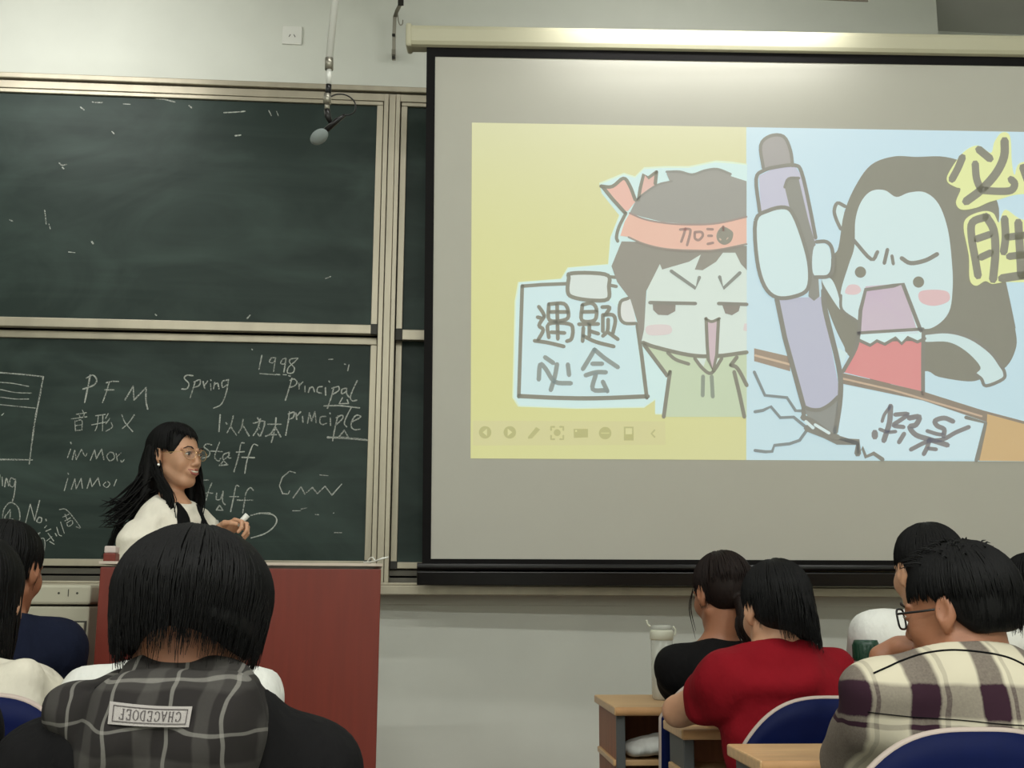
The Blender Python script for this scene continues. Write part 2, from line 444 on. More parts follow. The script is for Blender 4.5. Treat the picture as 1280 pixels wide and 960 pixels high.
# ------------------------------------------------------------ drawing on planes
class Plane:
    def __init__(s, p, n): s.p = Vector(p); s.n = Vector(n).normalized()   # n points to the room
    def to(s, x, y, lay=0):
        d = ray(x, y); t = (s.p-CP).dot(s.n)/d.dot(s.n)
        return CP+d*t+s.n*lay
def Z(ox, oy, sc): return lambda pts: [(p[0]/sc+ox, p[1]/sc+oy) for p in pts]
def ribbon(bm, pl, pts, w, lay, sm=True, col=None, jit=0, closed=False, taper=False):
    q = smooth_pts(pts, closed, 4) if (sm and len(pts) > 2) else [Vector((p[0], p[1], 0)) for p in pts]
    if closed: q.append(q[0].copy())
    lv = []; n = len(q)
    new = []
    if n == 1: q = [q[0], q[0]+Vector((.8, .2, 0))]; n = 2
    # cap ends
    for i in range(n):
        d = (q[min(i+1, n-1)]-q[max(i-1, 0)]); d.z = 0
        if d.length < 1e-6: d = Vector((1, 0, 0))
        d.normalize(); nrm = Vector((-d.y, d.x, 0))
        ww = w*(1+jit*(random.random()-.5))/2
        if taper: ww *= .35+.65*math.sin(pi*min(1, max(0, i/(n-1)))**.8)
        ent = [(q[i]+nrm*ww), (q[i]-nrm*ww)]
        if not closed and i == 0:
            lv.append([q[i]-d*ww*.85+nrm*ww*.5, q[i]-d*ww*.85-nrm*ww*.5])
        lv.append(ent)
        if not closed and i == n-1:
            lv.append([q[i]+d*ww*.85+nrm*ww*.5, q[i]+d*ww*.85-nrm*ww*.5])
    vs = [[bm.verts.new(pl.to(a.x, a.y, lay)) for a in e] for e in lv]
    for i in range(len(vs)-1):
        f = bm.faces.new((vs[i][0], vs[i][1], vs[i+1][1], vs[i+1][0])); new.append(f)
    if col is not None: paint(bm, new, col)
def fill(bm, pl, pts, lay, col, sm=True, sub=5):
    q = smooth_pts(pts, True, sub) if sm else [Vector((p[0], p[1], 0)) for p in pts]
    vs = [bm.verts.new(pl.to(a.x, a.y, lay)) for a in q]
    fs = [bm.faces.new([vs[i] for i in t]) for t in tessellate_polygon([[Vector((a.x, a.y, 0)) for a in q]])]
    paint(bm, fs, col)
AMB = np.array(s2l((143, 142, 127))[:3])           # what the room itself puts on the screen
def paint(bm, faces, col):
    lay = bm.verts.layers.float_color.get('ink') or bm.verts.layers.float_color.new('ink')
    c = np.clip(np.array(s2l(col)[:3])-AMB, 0, 1)
    for f in faces:
        for v in f.verts: v[lay] = (*c, 1)
def finplane(name, bm, m, parent, label=None):
    bm.transform(wmat(parent).inverted())
    me = bpy.data.meshes.new(name); bm.to_mesh(me); bm.free()
    o = link(name, me, m, parent)
    if label: o['label'] = label
    return o

# chalk writing on the lower left panel
PB = Plane((0, BY+.025, 0), (0, -1, 0))
bm = B(); cl = .0006
bm.free()
WORDS = iter(['chalk frame corner', 'chalk ruled lines', 'chalk circled four and No.', 'slanted chalk characters', 'chalk letter P', 'chalk letter F', 'chalk letter M', 'chalk character for sound', 'chalk character for shape', 'chalk character for meaning', 'upper cut-off chalk word', 'lower cut-off chalk word',
              'chalk word spring', 'chalk year 1998', 'chalk word principal', 'chalk word principle', 'thick chalk underline', 'row of chalk characters', 'chalk word staff', 'chalk word stuff', 'chalk capital C with a wavy line', 'chalk loop', 'small chalk dashes'])
def ch(T, strokes, w=1.5, sm=True):
    bm = B()
    for s in strokes: ribbon(bm, PB, T(s), w, cl, sm, None, .5)
    finplane('chalk_writing', bm, M['chalk'], LL, next(WORDS))
Zb = Z(0, 400, 2.6667); Zc = Z(220, 430, 3.838); Zd = Z(0, 450, 3.692); Ze = Z(80, 430, 4.57); Zf = Z(340, 430, 6.857)
ch(Zd, [[(-60, 52), (0, 58), (120, 68), (200, 77)], [(200, 77), (185, 160), (160, 290), (135, 480)], [(-60, 459), (0, 459), (150, 461)]], 1.8)
ch(Zd, [[(-50, 100), (0, 103), (60, 108), (132, 122)], [(-50, 133), (0, 136), (70, 150), (145, 153)], [(-50, 168), (0, 171), (70, 180), (132, 180)], [(-50, 202), (0, 206), (80, 214), (163, 222)], [(8, 255), (18, 246)]], 1.1)
ch(Zd, [[(-30, 530), (-22, 560), (-18, 525), (-5, 560), (0, 530)], [(10, 540), (12, 580)], [(22, 585), (30, 545), (40, 580)], [(70, 552), (50, 545), (45, 575), (62, 585), (72, 550), (70, 590), (64, 630), (56, 655)],
        [(10, 745), (18, 690), (48, 658), (84, 680), (92, 730), (78, 770)], [(48, 690), (22, 730), (60, 735)], [(48, 700), (45, 760)],
        [(115, 765), (140, 665)], [(140, 665), (160, 740)], [(160, 740), (183, 648)], [(180, 725), (170, 745), (188, 750), (192, 730), (180, 725)], [(212, 735), (214, 742)]], 1.4)
ch(Zd, [[(155, 812), (185, 797)], [(180, 800), (172, 832)], [(170, 835), (200, 822), (208, 850), (204, 882)], [(205, 775), (215, 765)], [(212, 790), (235, 780)], [(222, 800), (248, 835)], [(215, 835), (240, 815)], [(230, 838), (250, 850)], [(255, 800), (262, 812)],
        [(262, 772), (272, 805), (285, 812)], [(280, 748), (297, 800)], [(275, 690), (305, 690), (345, 735), (372, 775), (352, 770)], [(290, 725), (318, 712)], [(300, 712), (312, 740)], [(300, 742), (325, 728)], [(308, 752), (330, 740), (335, 756), (315, 768), (308, 752)]], 1.1)
# P F M, three characters, two cut-off words
ch(Ze, [[(150, 178), (140, 230), (118, 335)], [(128, 195), (165, 178), (187, 205), (170, 235), (108, 258)]], 1.7)
ch(Ze, [[(240, 222), (275, 214), (312, 214)], [(258, 222), (240, 280), (220, 335)], [(234, 262), (285, 262)]], 1.5)
ch(Ze, [[(350, 318), (395, 240)], [(395, 240), (400, 320)], [(400, 320), (470, 248)], [(470, 248), (468, 320), (478, 372)]], 1.7)
ch(Ze, [[(105, 378), (112, 392)], [(70, 402), (128, 392)], [(88, 405), (92, 420)], [(116, 400), (110, 418)], [(42, 428), (130, 416)], [(62, 440), (66, 496)], [(64, 442), (102, 436), (102, 494)], [(68, 466), (100, 462)], [(68, 494), (102, 492)]], 1.2)
ch(Ze, [[(180, 410), (236, 402)], [(158, 462), (245, 445)], [(196, 410), (190, 465), (178, 496)], [(222, 406), (220, 496)], [(252, 398), (238, 425)], [(262, 425), (240, 455)], [(270, 448), (276, 475), (240, 498)]], 1.2)
ch(Ze, [[(330, 405), (350, 450), (392, 500)], [(402, 405), (370, 450), (332, 484)]], 1.5)
ch(Ze, [[(38, 562), (42, 570)], [(38, 600), (20, 650)], [(48, 660), (62, 605)], [(62, 605), (70, 660)], [(70, 660), (100, 602)], [(100, 602), (120, 640), (132, 625)], [(150, 665), (175, 605)], [(175, 605), (185, 655)], [(185, 655), (215, 600)], [(215, 600), (228, 660)], [(262, 618), (245, 640), (262, 668), (288, 650), (280, 622), (262, 618)], [(298, 625), (305, 668)], [(302, 645), (325, 622)], [(325, 665), (330, 675), (345, 660)]], 1.3)
ch(Ze, [[(22, 738), (26, 744)], [(22, 768), (2, 838)], [(42, 830), (62, 770)], [(62, 770), (70, 828)], [(70, 828), (98, 768)], [(98, 768), (106, 825)], [(132, 825), (150, 768)], [(150, 768), (160, 815)], [(160, 815), (195, 765)], [(195, 765), (206, 810)], [(238, 790), (225, 805), (245, 820), (262, 800), (250, 785)], [(285, 812), (300, 775)]], 1.2)
# spring, 1998, principal, principle
ch(Zc, [[(82, 152), (52, 150), (40, 165), (62, 190), (52, 215), (28, 216)], [(92, 180), (82, 215), (68, 258)], [(86, 182), (115, 172), (112, 198), (82, 210)], [(130, 180), (138, 215)], [(136, 200), (152, 178)], [(166, 192), (168, 222)], [(166, 172), (168, 175)], [(180, 215), (186, 185)], [(184, 195), (200, 188), (206, 215)], [(250, 172), (222, 180), (224, 208), (246, 195)], [(252, 170), (242, 230), (218, 288), (180, 308)]], 1.5)
ch(Zc, [[(412, 55), (398, 122)], [(458, 66), (448, 85), (466, 90), (478, 68), (458, 66)], [(478, 66), (468, 132)], [(512, 72), (502, 92), (520, 95), (528, 70), (512, 72)], [(528, 70), (518, 135)], [(585, 68), (552, 72), (545, 88), (568, 115), (560, 138), (535, 138), (540, 112), (570, 85), (585, 68)], [(402, 142), (460, 146), (498, 147)], [(514, 147), (530, 148)], [(540, 152), (548, 154)], [(364, 25), (367, 28)], [(732, 74), (752, 73)], [(808, 96), (814, 98)], [(830, 100), (824, 128)]], 1.4)
ch(Zf, [[(170, 295), (150, 370), (115, 482)], [(155, 312), (190, 300), (215, 330), (190, 360), (152, 372)], [(232, 335), (232, 385)], [(232, 360), (265, 325)], [(283, 360), (283, 410)], [(312, 415), (325, 375)], [(325, 378), (350, 370), (365, 410)], [(430, 365), (395, 372), (388, 410), (425, 422)], [(458, 375), (460, 438)], [(488, 318), (495, 328)],
        [(530, 372), (510, 450), (475, 550)], [(515, 380), (570, 365), (570, 400), (515, 435)], [(640, 378), (600, 390), (600, 428), (640, 405)], [(640, 378), (640, 425), (660, 455)], [(730, 315), (690, 400), (672, 460), (690, 488), (725, 482)], [(605, 460), (575, 512)], [(575, 512), (655, 510)], [(655, 510), (645, 478)], [(445, 532), (520, 528), (600, 530), (750, 548)]], 1.6)
ch(Zf, [[(150, 580), (140, 660), (118, 780)], [(140, 600), (190, 585), (180, 630), (135, 650)], [(205, 590), (212, 645)], [(210, 620), (245, 582)], [(262, 620), (265, 670)], [(305, 680), (320, 590)], [(320, 590), (340, 660)], [(340, 660), (368, 580)], [(368, 580), (378, 675)], [(460, 620), (420, 625), (410, 665), (430, 690), (468, 680)], [(500, 635), (502, 698)], [(495, 590), (500, 600)],
        [(565, 615), (540, 720), (520, 830)], [(550, 632), (600, 610), (605, 640), (545, 695)], [(680, 545), (640, 620), (620, 680), (640, 710)], [(690, 665), (740, 640), (760, 620), (720, 612), (685, 660), (680, 710), (710, 735), (755, 730)], [(575, 795), (620, 740)], [(620, 740), (655, 800)], [(655, 802), (575, 798)]], 1.6)
ch(Zf, [[(478, 800), (600, 805), (700, 812), (828, 825)]], 2.4)
ch(Zc, [[(212, 340), (206, 420)], [(240, 378), (244, 384)], [(275, 345), (262, 395), (245, 425)], [(262, 395), (290, 438)], [(322, 362), (315, 400), (300, 425)], [(318, 385), (350, 440)], [(392, 355), (398, 365)], [(372, 380), (425, 372), (405, 440), (392, 430)], [(405, 360), (392, 405), (370, 440)], [(398, 400), (402, 408)], [(440, 385), (505, 385)], [(480, 355), (475, 405), (458, 472)], [(474, 400), (455, 430), (430, 442)], [(478, 400), (502, 445)], [(452, 435), (482, 435)]], 1.7)
Zt = Z(120, 510, 4.8)
ch(Zt, [[(695, 222), (665, 215), (650, 235), (682, 262), (675, 290), (640, 300)], [(690, 258), (760, 262)], [(742, 205), (712, 290), (735, 318), (750, 300)], [(800, 265), (765, 280), (765, 310), (800, 285)], [(800, 265), (795, 298), (810, 300)], [(765, 318), (740, 345)], [(740, 345), (790, 340)], [(790, 340), (768, 318)], [(890, 210), (870, 215), (855, 290), (828, 382)], [(842, 265), (890, 262)], [(970, 225), (945, 218), (925, 260), (905, 320), (893, 392)], [(875, 296), (950, 298)]], 1.5)
ch(Zt, [[(675, 432), (640, 435), (595, 465), (592, 485), (625, 510), (622, 540), (600, 560)], [(640, 512), (700, 510)], [(695, 450), (675, 500), (660, 555)], [(725, 510), (722, 548), (748, 545), (762, 500)], [(762, 500), (760, 560), (775, 580)], [(740, 585), (722, 612)], [(722, 612), (762, 614)], [(762, 614), (745, 588)], [(858, 470), (840, 468), (825, 540), (808, 622)], [(800, 532), (855, 532)], [(945, 495), (925, 478), (900, 510), (890, 570), (880, 630)], [(848, 553), (942, 553)]], 1.5)
ch(Zc, [[(572, 618), (545, 610), (510, 640), (496, 680), (512, 718), (538, 720), (545, 705)], [(562, 738), (600, 685)], [(600, 685), (618, 720)], [(618, 720), (655, 688)], [(655, 688), (678, 718)], [(678, 718), (715, 682)], [(715, 682), (748, 725)], [(748, 725), (795, 672)]], 1.5, False)
ch(Zt, [[(930, 645), (980, 632), (1045, 630)], [(1000, 632), (1060, 640), (1085, 672), (1065, 715), (1010, 755), (930, 780)], [(700, 665), (706, 695)], [(706, 680), (730, 675), (735, 695)]], 1.6)
ch(Zc, [[(560, 800), (600, 800)], [(600, 792), (628, 786)], [(668, 818), (684, 819)], [(760, 905), (795, 905)], [(755, 812), (758, 810)], [(690, 628), (730, 632)]], 1.0)
# small chalk marks on the upper panel
PU = Plane((0, BY-.02, 0), (0, -1, 0)); bm = B(); ZA = Z(0, 0, 2.2857)
for s, w in (([(320, 376), (326, 382)], 1.6), ([(168, 465), (178, 472), (190, 470)], 1.4), ([(178, 478), (182, 482)], 1.6), ([(672, 388), (688, 386)], 1.6), ([(262, 690), (266, 696)], 2), ([(140, 640), (144, 655)], 1.2), ([(128, 600), (132, 640)], 1), ([(28, 628), (36, 632)], 1.3), ([(444, 898), (447, 901)], 1.6),
              ([(640, 322), (680, 320), (700, 318)], 1.4), ([(540, 302), (548, 308)], 1.8), ([(230, 306), (240, 314)], 1.6), ([(262, 291), (275, 293), (292, 293)], 1.2), ([(352, 297), (372, 298)], .9), ([(440, 280), (470, 284), (500, 292)], 1.6), ([(768, 316), (775, 330)], 1), ([(790, 318), (796, 332)], .8), ([(706, 910), (715, 900)], 1.6), ([(930, 796), (945, 790)], 1.2), ([(196, 720), (215, 722)], 1)):
    ribbon(bm, PU, ZA(s), w, .0006, True, None, .6)
o = finplane('chalk_marks', bm, M['chalk'], UL); o['kind'] = 'stuff'
# ------------------------------------------------------------ projection screen
a_, t_, r_ = math.radians(-2.46), math.radians(9.62), math.radians(.16)
ex = Vector((math.cos(a_), math.sin(a_), 0)); ny = Vector((-math.sin(a_), math.cos(a_), 0))
up = Vector((0, 0, 1))*math.cos(t_)-ny*math.sin(t_)
e1 = ex*math.cos(r_)+up*math.sin(r_); e2 = -ex*math.sin(r_)+up*math.cos(r_)
S0 = Vector((.008, 4.97, 1.271)); SN = e1.cross(e2); SN = -SN if SN.y > 0 else SN
SM = Matrix((e1, -SN, e2)).transposed().to_4x4(); SM.translation = S0      # local x right, y to the wall, z up
SW, SH = 2.86, 2.207
ps = root('projection_screen', tuple(S0+e1*SW/2), 'large white pull-down projection screen showing cartoon slide in front of chalkboard', 'screen')
bm = B(); box(bm, -.01, SW+.01, 0, .004, -.01, SH+.01, M=SM); fin('screen_fabric', bm, M['fabric'], ps)
bm = B(); BW = .038
box(bm, -BW, 0, -.003, .005, -.02, SH+.04, M=SM); box(bm, SW, SW+BW, -.003, .005, -.02, SH+.04, M=SM)
box(bm, 0, SW, -.003, .005, SH, SH+.04, M=SM); box(bm, 0, SW, -.003, .005, -.02, 0, M=SM); fin('black_border', bm, M['black'], ps)
bm = B(); tube(bm, [SM @ Vector((-.06, .005, -.034)), SM @ Vector((SW+.06, .005, -.034))], .016, 12)
box(bm, -.06, SW+.06, -.004, .02, -.115, -.055, .004, M=SM); fin('weight_bar', bm, M['blackg'], ps)
bm = B(); c0, c1 = -.125, SW+.15
zc = SH+.04
box(bm, c0, c1, -.03, .09, zc+.0, zc+.095, .022, M=SM); fin('casing', bm, M['casing'], ps, smooth=False)
bm = B(); box(bm, c0-.004, c0+.022, -.033, .093, zc-.004, zc+.1, .01, M=SM); box(bm, c1-.022, c1+.004, -.033, .093, zc-.004, zc+.1, .01, M=SM); fin('end_cap', bm, M['casing'], ps)

PS = Plane(S0, SN)
LY = .0004
slide = B()
def F_(pts, l, c, sm=True): fill(slide, PS, pts, .001+l*LY, c, sm)
def L_(pts, w, l, c, sm=True, closed=False): ribbon(slide, PS, pts, w*1.22, .001+l*LY, sm, c, 0, closed)
def done(name, lab, par):
    global slide
    o = finplane(name, slide, M['slide'], par, lab); slide = B(); return o
YEL = (219, 218, 160); CY = (199, 222, 226); WH = (208, 230, 228)
OUT = (120, 128, 122); INK = (130, 126, 118)
# background in a grid so the tint can drift a little
def grad(p, n, c, l, f):
    (x0, y0), (x1, y1), (x2, y2), (x3, y3) = p
    lay = slide.verts.layers.float_color.get('ink') or slide.verts.layers.float_color.new('ink')
    G = []
    for j in range(n+1):
        row = []
        for i in range(n+1):
            u, v = i/n, j/n
            x = (x0*(1-u)+x1*u)*(1-v)+(x3*(1-u)+x2*u)*v; y = (y0*(1-u)+y1*u)*(1-v)+(y3*(1-u)+y2*u)*v
            q = slide.verts.new(PS.to(x, y, .001+l*LY)); cc = f(u, v)
            q[lay] = (*np.clip(np.array(s2l([c[k]+cc[k] for k in range(3)])[:3])-AMB, 0, 1), 1); row.append(q)
        G.append(row)
    for j in range(n):
        for i in range(n): slide.faces.new((G[j][i], G[j][i+1], G[j+1][i+1], G[j+1][i]))
grad([(589.8, 153.3), (932.8, 159), (932.8, 575), (588.3, 573)], 10, (211, 208, 150), 0, lambda u, v: (2+4*u*(1-v), 5+3*u*(1-v), 2+16*(1-v)**2+8*u-6*math.sin(pi*v)))
grad([(932.8, 159), (1328, 165.8), (1328, 577.2), (932.8, 575)], 10, CY, 0, lambda u, v: (2-4*u, 2-2*u, 4*(1-v)))
pic = done('projected_slide', 'bright slide, yellow left part and pale cyan right part', ps)
# --- boy
A = Z(580, 150, 3.5556); Bq = Z(580, 320, 3.5556); H = Z(740, 190, 6.4); K = Z(640, 330, 5.333)
halo = A([(1258, 195), (1190, 185), (1120, 180), (1000, 205), (890, 205), (800, 210), (760, 250), (710, 235), (600, 280), (610, 320), (690, 420), (650, 520), (640, 640), (460, 655), (430, 705), (240, 720)])+Bq([(225, 200), (215, 630), (240, 670), (500, 680), (800, 675), (850, 640), (850, 705), (1256, 705), (1256, -200)])
F_(halo, 1, (216, 232, 205), False)
cx_, cy_ = 800, 400
F_([(x+(cx_-x)*.012, y+(cy_-y)*.012) if x < 930 else (x, y+(1.5 if y < 300 else 0)) for x, y in halo], 2, (208, 232, 226), False)
# hoodie, face, hair
F_(Bq([(800, 390), (905, 530), (885, 715), (1256, 715), (1256, 430), (1000, 420)]), 3, (198, 211, 180), False)
F_(A([(800, 905), (790, 985), (850, 1010), (900, 1025), (1080, 1048), (1256, 1032), (1256, 640), (1200, 560), (900, 600), (820, 700)]), 4, (214, 226, 214), False)
L_(Bq([(795, 385), (850, 405), (1000, 440), (1120, 445), (1256, 428)]), 4, 6, OUT)
L_(Bq([(800, 395), (905, 535), (915, 515)]), 4, 6, OUT, False); L_(Bq([(915, 515), (900, 620), (887, 715)]), 4, 6, OUT)
L_(Bq([(905, 430), (940, 460), (998, 480)]), 3.5, 6, OUT); L_(Bq([(1025, 455), (1060, 500), (1100, 520), (1145, 455)]), 3.5, 6, OUT)
F_(Bq([(1030, 455), (1065, 492), (1075, 455)]), 5, (214, 226, 214), False); F_(Bq([(1120, 455), (1120, 490), (1145, 458)]), 5, (214, 226, 214), False)
L_(Bq([(1062, 535), (1060, 620)]), 4, 6, (150, 158, 142)); L_(Bq([(1100, 535), (1105, 625)]), 4, 6, (150, 158, 142))
L_(Bq([(1185, 485), (1215, 500), (1256, 575)]), 4, 6, OUT); L_(Bq([(1200, 515), (1225, 620), (1245, 715)]), 4, 6, OUT); L_(Bq([(1212, 450), (1185, 485)]), 4, 6, OUT)
F_(A([(700, 540), (655, 650), (680, 720), (740, 800), (770, 900), (785, 1000), (800, 930), (810, 760), (870, 640), (880, 665), (1000, 630), (1052, 598), (1025, 665), (1060, 668), (1120, 630), (1150, 590), (1205, 590), (1230, 640), (1256, 668), (1256, 560), (900, 545)]), 7, (152, 149, 137), False)
F_(H([(350, 390), (400, 345), (520, 265), (620, 235), (595, 175), (610, 152), (700, 155), (800, 180), (900, 148), (1000, 135), (1110, 180), (1110, 195), (1235, 235), (1235, 530), (1000, 572), (800, 580), (560, 560), (400, 520), (300, 490)]), 7, (160, 159, 150), False)
L_(H([(350, 390), (400, 345), (520, 265), (640, 235)]), 2, 8, (150, 148, 138)); L_(H([(595, 160), (700, 158), (800, 182), (900, 150), (1000, 138), (1108, 178)]), 2.4, 8, (148, 148, 138))
F_(H([(300, 490), (420, 540), (600, 570), (800, 580), (1000, 570), (1235, 520), (1235, 730), (1000, 780), (850, 788), (600, 775), (420, 735), (290, 680), (225, 672), (260, 560)]), 9, (228, 188, 168), False)
L_(H([(300, 490), (420, 540), (600, 572), (800, 582), (1000, 572), (1235, 520)]), 1.8, 10, (165, 150, 140)); L_(H([(290, 682), (420, 738), (600, 778), (850, 790), (1000, 784), (1235, 738)]), 1.8, 10, (160, 150, 138))
L_(H([(270, 490), (215, 600), (195, 680), (205, 715)]), 3.4, 10, OUT)
F_(H([(70, 275), (160, 275), (250, 210), (290, 250), (345, 400), (285, 475), (240, 470), (160, 360)]), 9, (228, 186, 170), False)
L_(H([(70, 275), (160, 278), (250, 212), (300, 270), (345, 385)]), 3.6, 10, OUT); L_(H([(80, 275), (160, 375), (260, 485)]), 3.8, 10, OUT, False)
F_(H([(370, 385), (395, 230), (415, 180), (450, 205), (515, 160), (520, 250), (400, 345)]), 6, (222, 186, 172), False)
L_(H([(370, 385), (385, 290), (412, 180), (450, 208), (515, 160)]), 3.4, 8, OUT, False); L_(H([(515, 160), (505, 255)]), 3.6, 8, OUT)
# headband characters
hb = Z(840, 270, 14.22); HI = (165, 142, 132)
for s in ([(140, 245), (300, 235), (320, 300), (265, 520)], [(235, 225), (210, 320), (160, 460)], [(400, 290), (520, 290), (540, 360), (470, 430), (405, 400), (400, 300)], [(625, 235), (720, 240)], [(640, 355), (705, 355)], [(630, 500), (725, 480)], [(905, 190), (905, 260)]): L_(hb(s), 2.6, 11, HI)
F_(hb([(905, 190), (1060, 270), (1080, 360), (1030, 470), (920, 515), (820, 460), (785, 360), (820, 260)]), 11, (150, 148, 134)); F_(hb([(840, 395), (875, 420), (860, 440), (835, 420)]), 12, (205, 186, 166)); F_(hb([(960, 430), (990, 405), (1000, 385), (975, 390)]), 12, (205, 186, 166))
# face
for s in ([(920, 672), (1028, 748), (1045, 700)], [(1135, 698), (1152, 748), (1225, 680)]): L_(A(s), 3.6, 11, (145, 148, 138), False)
for s in ([(825, 812), (1028, 816)], [(1130, 816), (1256, 820)]): L_(A(s), 3.6, 11, (142, 140, 130), False)
F_(A([(838, 815), (940, 815), (938, 850), (905, 868), (862, 866), (840, 845)]), 10, (148, 143, 132), False); F_(A([(1145, 818), (1228, 818), (1220, 850), (1190, 868), (1160, 860)]), 10, (148, 143, 132), False)
F_(A([(815, 915), (910, 912), (915, 950), (820, 955)]), 9, (218, 208, 202)); F_(A([(1245, 905), (1256, 905), (1256, 940), (1240, 935)]), 9, (218, 208, 202), False)
F_(Bq([(1078, 285), (1130, 285), (1130, 400), (1105, 510), (1078, 440)]), 10, (206, 188, 190), False); L_(Bq([(1075, 278), (1080, 400), (1085, 460), (1105, 512), (1122, 440), (1130, 282)]), 3.4, 11, OUT, False); L_(Bq([(1072, 280), (1100, 292), (1134, 278)]), 3, 11, OUT)
F_(Bq([(725, 185), (690, 215), (695, 275), (730, 305), (762, 300), (745, 210)]), 5, (218, 222, 214)); L_(Bq([(730, 188), (695, 205), (690, 265), (712, 298), (765, 300)]), 3.4, 6, OUT)
# sign
F_(K([(62, 145), (360, 130), (380, 235), (640, 240), (820, 380), (870, 885), (45, 885)]), 3, (206, 229, 227), False)
L_(K([(365, 132), (200, 138), (68, 148)]), 3.6, 6, OUT, False); L_(K([(68, 146), (60, 400), (45, 885)]), 3.8, 6, OUT, False); L_(K([(45, 880), (300, 892), (560, 895), (905, 882)]), 4.4, 6, OUT)
L_(Bq([(770, 310), (790, 450), (812, 630)]), 4, 6, OUT, False)
F_(K([(385, 70), (470, 62), (640, 85), (640, 235), (460, 240), (375, 215)]), 7, (214, 224, 215), False)
L_(K([(385, 65), (520, 60), (640, 78), (645, 150), (638, 235), (520, 242), (400, 220), (370, 180), (378, 95)]), 4, 8, OUT, True, True); L_(K([(640, 85), (700, 90)]), 3.4, 6, OUT); L_(K([(640, 140), (695, 150)]), 3.4, 6, OUT)
# sign characters
for s in ([(178, 285), (200, 315), (215, 345)], [(170, 355), (190, 360)], [(215, 350), (180, 410), (208, 440), (175, 505)], [(150, 512), (240, 525), (345, 550)], [(245, 270), (250, 375), (360, 370), (375, 320), (345, 265), (245, 268)], [(300, 265), (305, 500)], [(255, 320), (370, 320)],
          [(245, 490), (245, 400), (380, 400), (405, 440), (395, 500), (365, 515)], [(260, 455), (350, 460)],
          [(468, 275), (465, 375), (550, 375), (562, 300), (530, 262), (470, 272)], [(470, 320), (560, 318)], [(445, 402), (575, 400)], [(515, 400), (515, 480)], [(520, 448), (575, 465)], [(475, 425), (470, 515)], [(475, 480), (560, 520), (678, 550)], [(600, 288), (650, 290), (625, 335)], [(605, 340), (605, 450)], [(605, 340), (670, 340), (688, 380), (672, 460)], [(640, 370), (636, 445), (605, 480)], [(645, 460), (705, 502)]): L_(K(s), 3.9, 8, INK)
DK = (150, 158, 150)
for s in ([(178, 770), (188, 670), (225, 700), (285, 785), (392, 795)], [(220, 622), (275, 660)], [(300, 668), (285, 750), (258, 840)], [(372, 670), (380, 740)],
          [(550, 570), (515, 630), (472, 700)], [(550, 572), (620, 630), (705, 688)], [(535, 665), (600, 665)], [(490, 742), (560, 722), (625, 722)], [(558, 735), (538, 835), (630, 842)], [(605, 785), (635, 848)]): L_(K(s), 4.6, 8, DK)
done('boy_drawing', 'drawn boy with orange headband holding a lettered paper', pic)
# --- toolbar
T = Z(590, 515, 5.12); TC = (186, 184, 130)
F_(T([(5, 55), (1235, 60), (1240, 210), (5, 215)]), 1, (211, 208, 156), False)
def disc(T, cx, cy, r, l, c, n=20): F_(T([(cx+r*math.cos(2*pi*k/n), cy+r*math.sin(2*pi*k/n)) for k in range(n)]), l, c, False)
disc(T, 84, 130, 40, 2, TC); F_(T([(68, 130), (96, 106), (96, 154)]), 3, (214, 212, 160), False)
disc(T, 242, 130, 40, 2, TC); F_(T([(228, 106), (228, 154), (258, 130)]), 3, (214, 212, 160), False)
F_(T([(358, 160), (410, 96), (436, 112), (385, 168), (360, 172)]), 2, TC, False)
disc(T, 545, 132, 22, 2, TC)
for s in ([(506, 115), (506, 95), (526, 95)], [(564, 95), (584, 95), (584, 115)], [(584, 152), (584, 174), (564, 174)], [(526, 174), (506, 174), (506, 152)]): L_(T(s), 2, 2, TC, False)
F_(T([(650, 108), (742, 108), (742, 162), (652, 166)]), 2, TC, False); F_(T([(660, 115), (672, 115), (672, 127), (660, 127)]), 3, (214, 212, 160), False)
disc(T, 852, 135, 40, 2, TC); L_(T([(828, 135), (876, 135)]), 1.2, 3, (205, 203, 150), False)
F_(T([(972, 94), (1034, 94), (1034, 182), (972, 182)]), 2, TC, False); F_(T([(982, 104), (1024, 104), (1024, 142), (982, 142)]), 3, (214, 212, 160), False)
L_(T([(1168, 116), (1148, 138), (1168, 160)]), 1.8, 2, TC, False)
done('toolbar_drawing', 'row of eight faint slide-show control symbols', pic)
# --- girl
Cc = Z(920, 140, 3.5556); D = Z(920, 360, 3.5556); Bi = Z(1160, 150, 4.364); P = Z(930, 420, 6.0); X = Z(1060, 500, 7.111)
GH = (143, 138, 128); GO = (134, 136, 131); FC = (209, 229, 226)
# ear and hair mass
F_(Cc([(480, 425), (450, 405), (440, 450), (465, 520)]), 1, FC); L_(Cc([(485, 420), (450, 405), (436, 440), (446, 480), (465, 520)]), 3.6, 2, GO)
F_(Cc([(800, 200), (700, 198), (600, 235), (530, 330), (480, 450), (455, 600), (430, 640), (380, 740), (400, 850), (440, 960)])+D([(480, 260), (500, 300), (640, 430), (830, 370), (900, 395), (1030, 415), (1100, 400), (1200, 350), (1245, 260), (1240, 180)])+Cc([(1240, 950), (1200, 760), (1160, 600), (1168, 430), (1120, 330), (1040, 240), (930, 200)]), 2, GH)
# raised arm between pen and hair
F_(Cc([(380, 745), (420, 740), (450, 800), (465, 880), (420, 820)]), 3, FC)
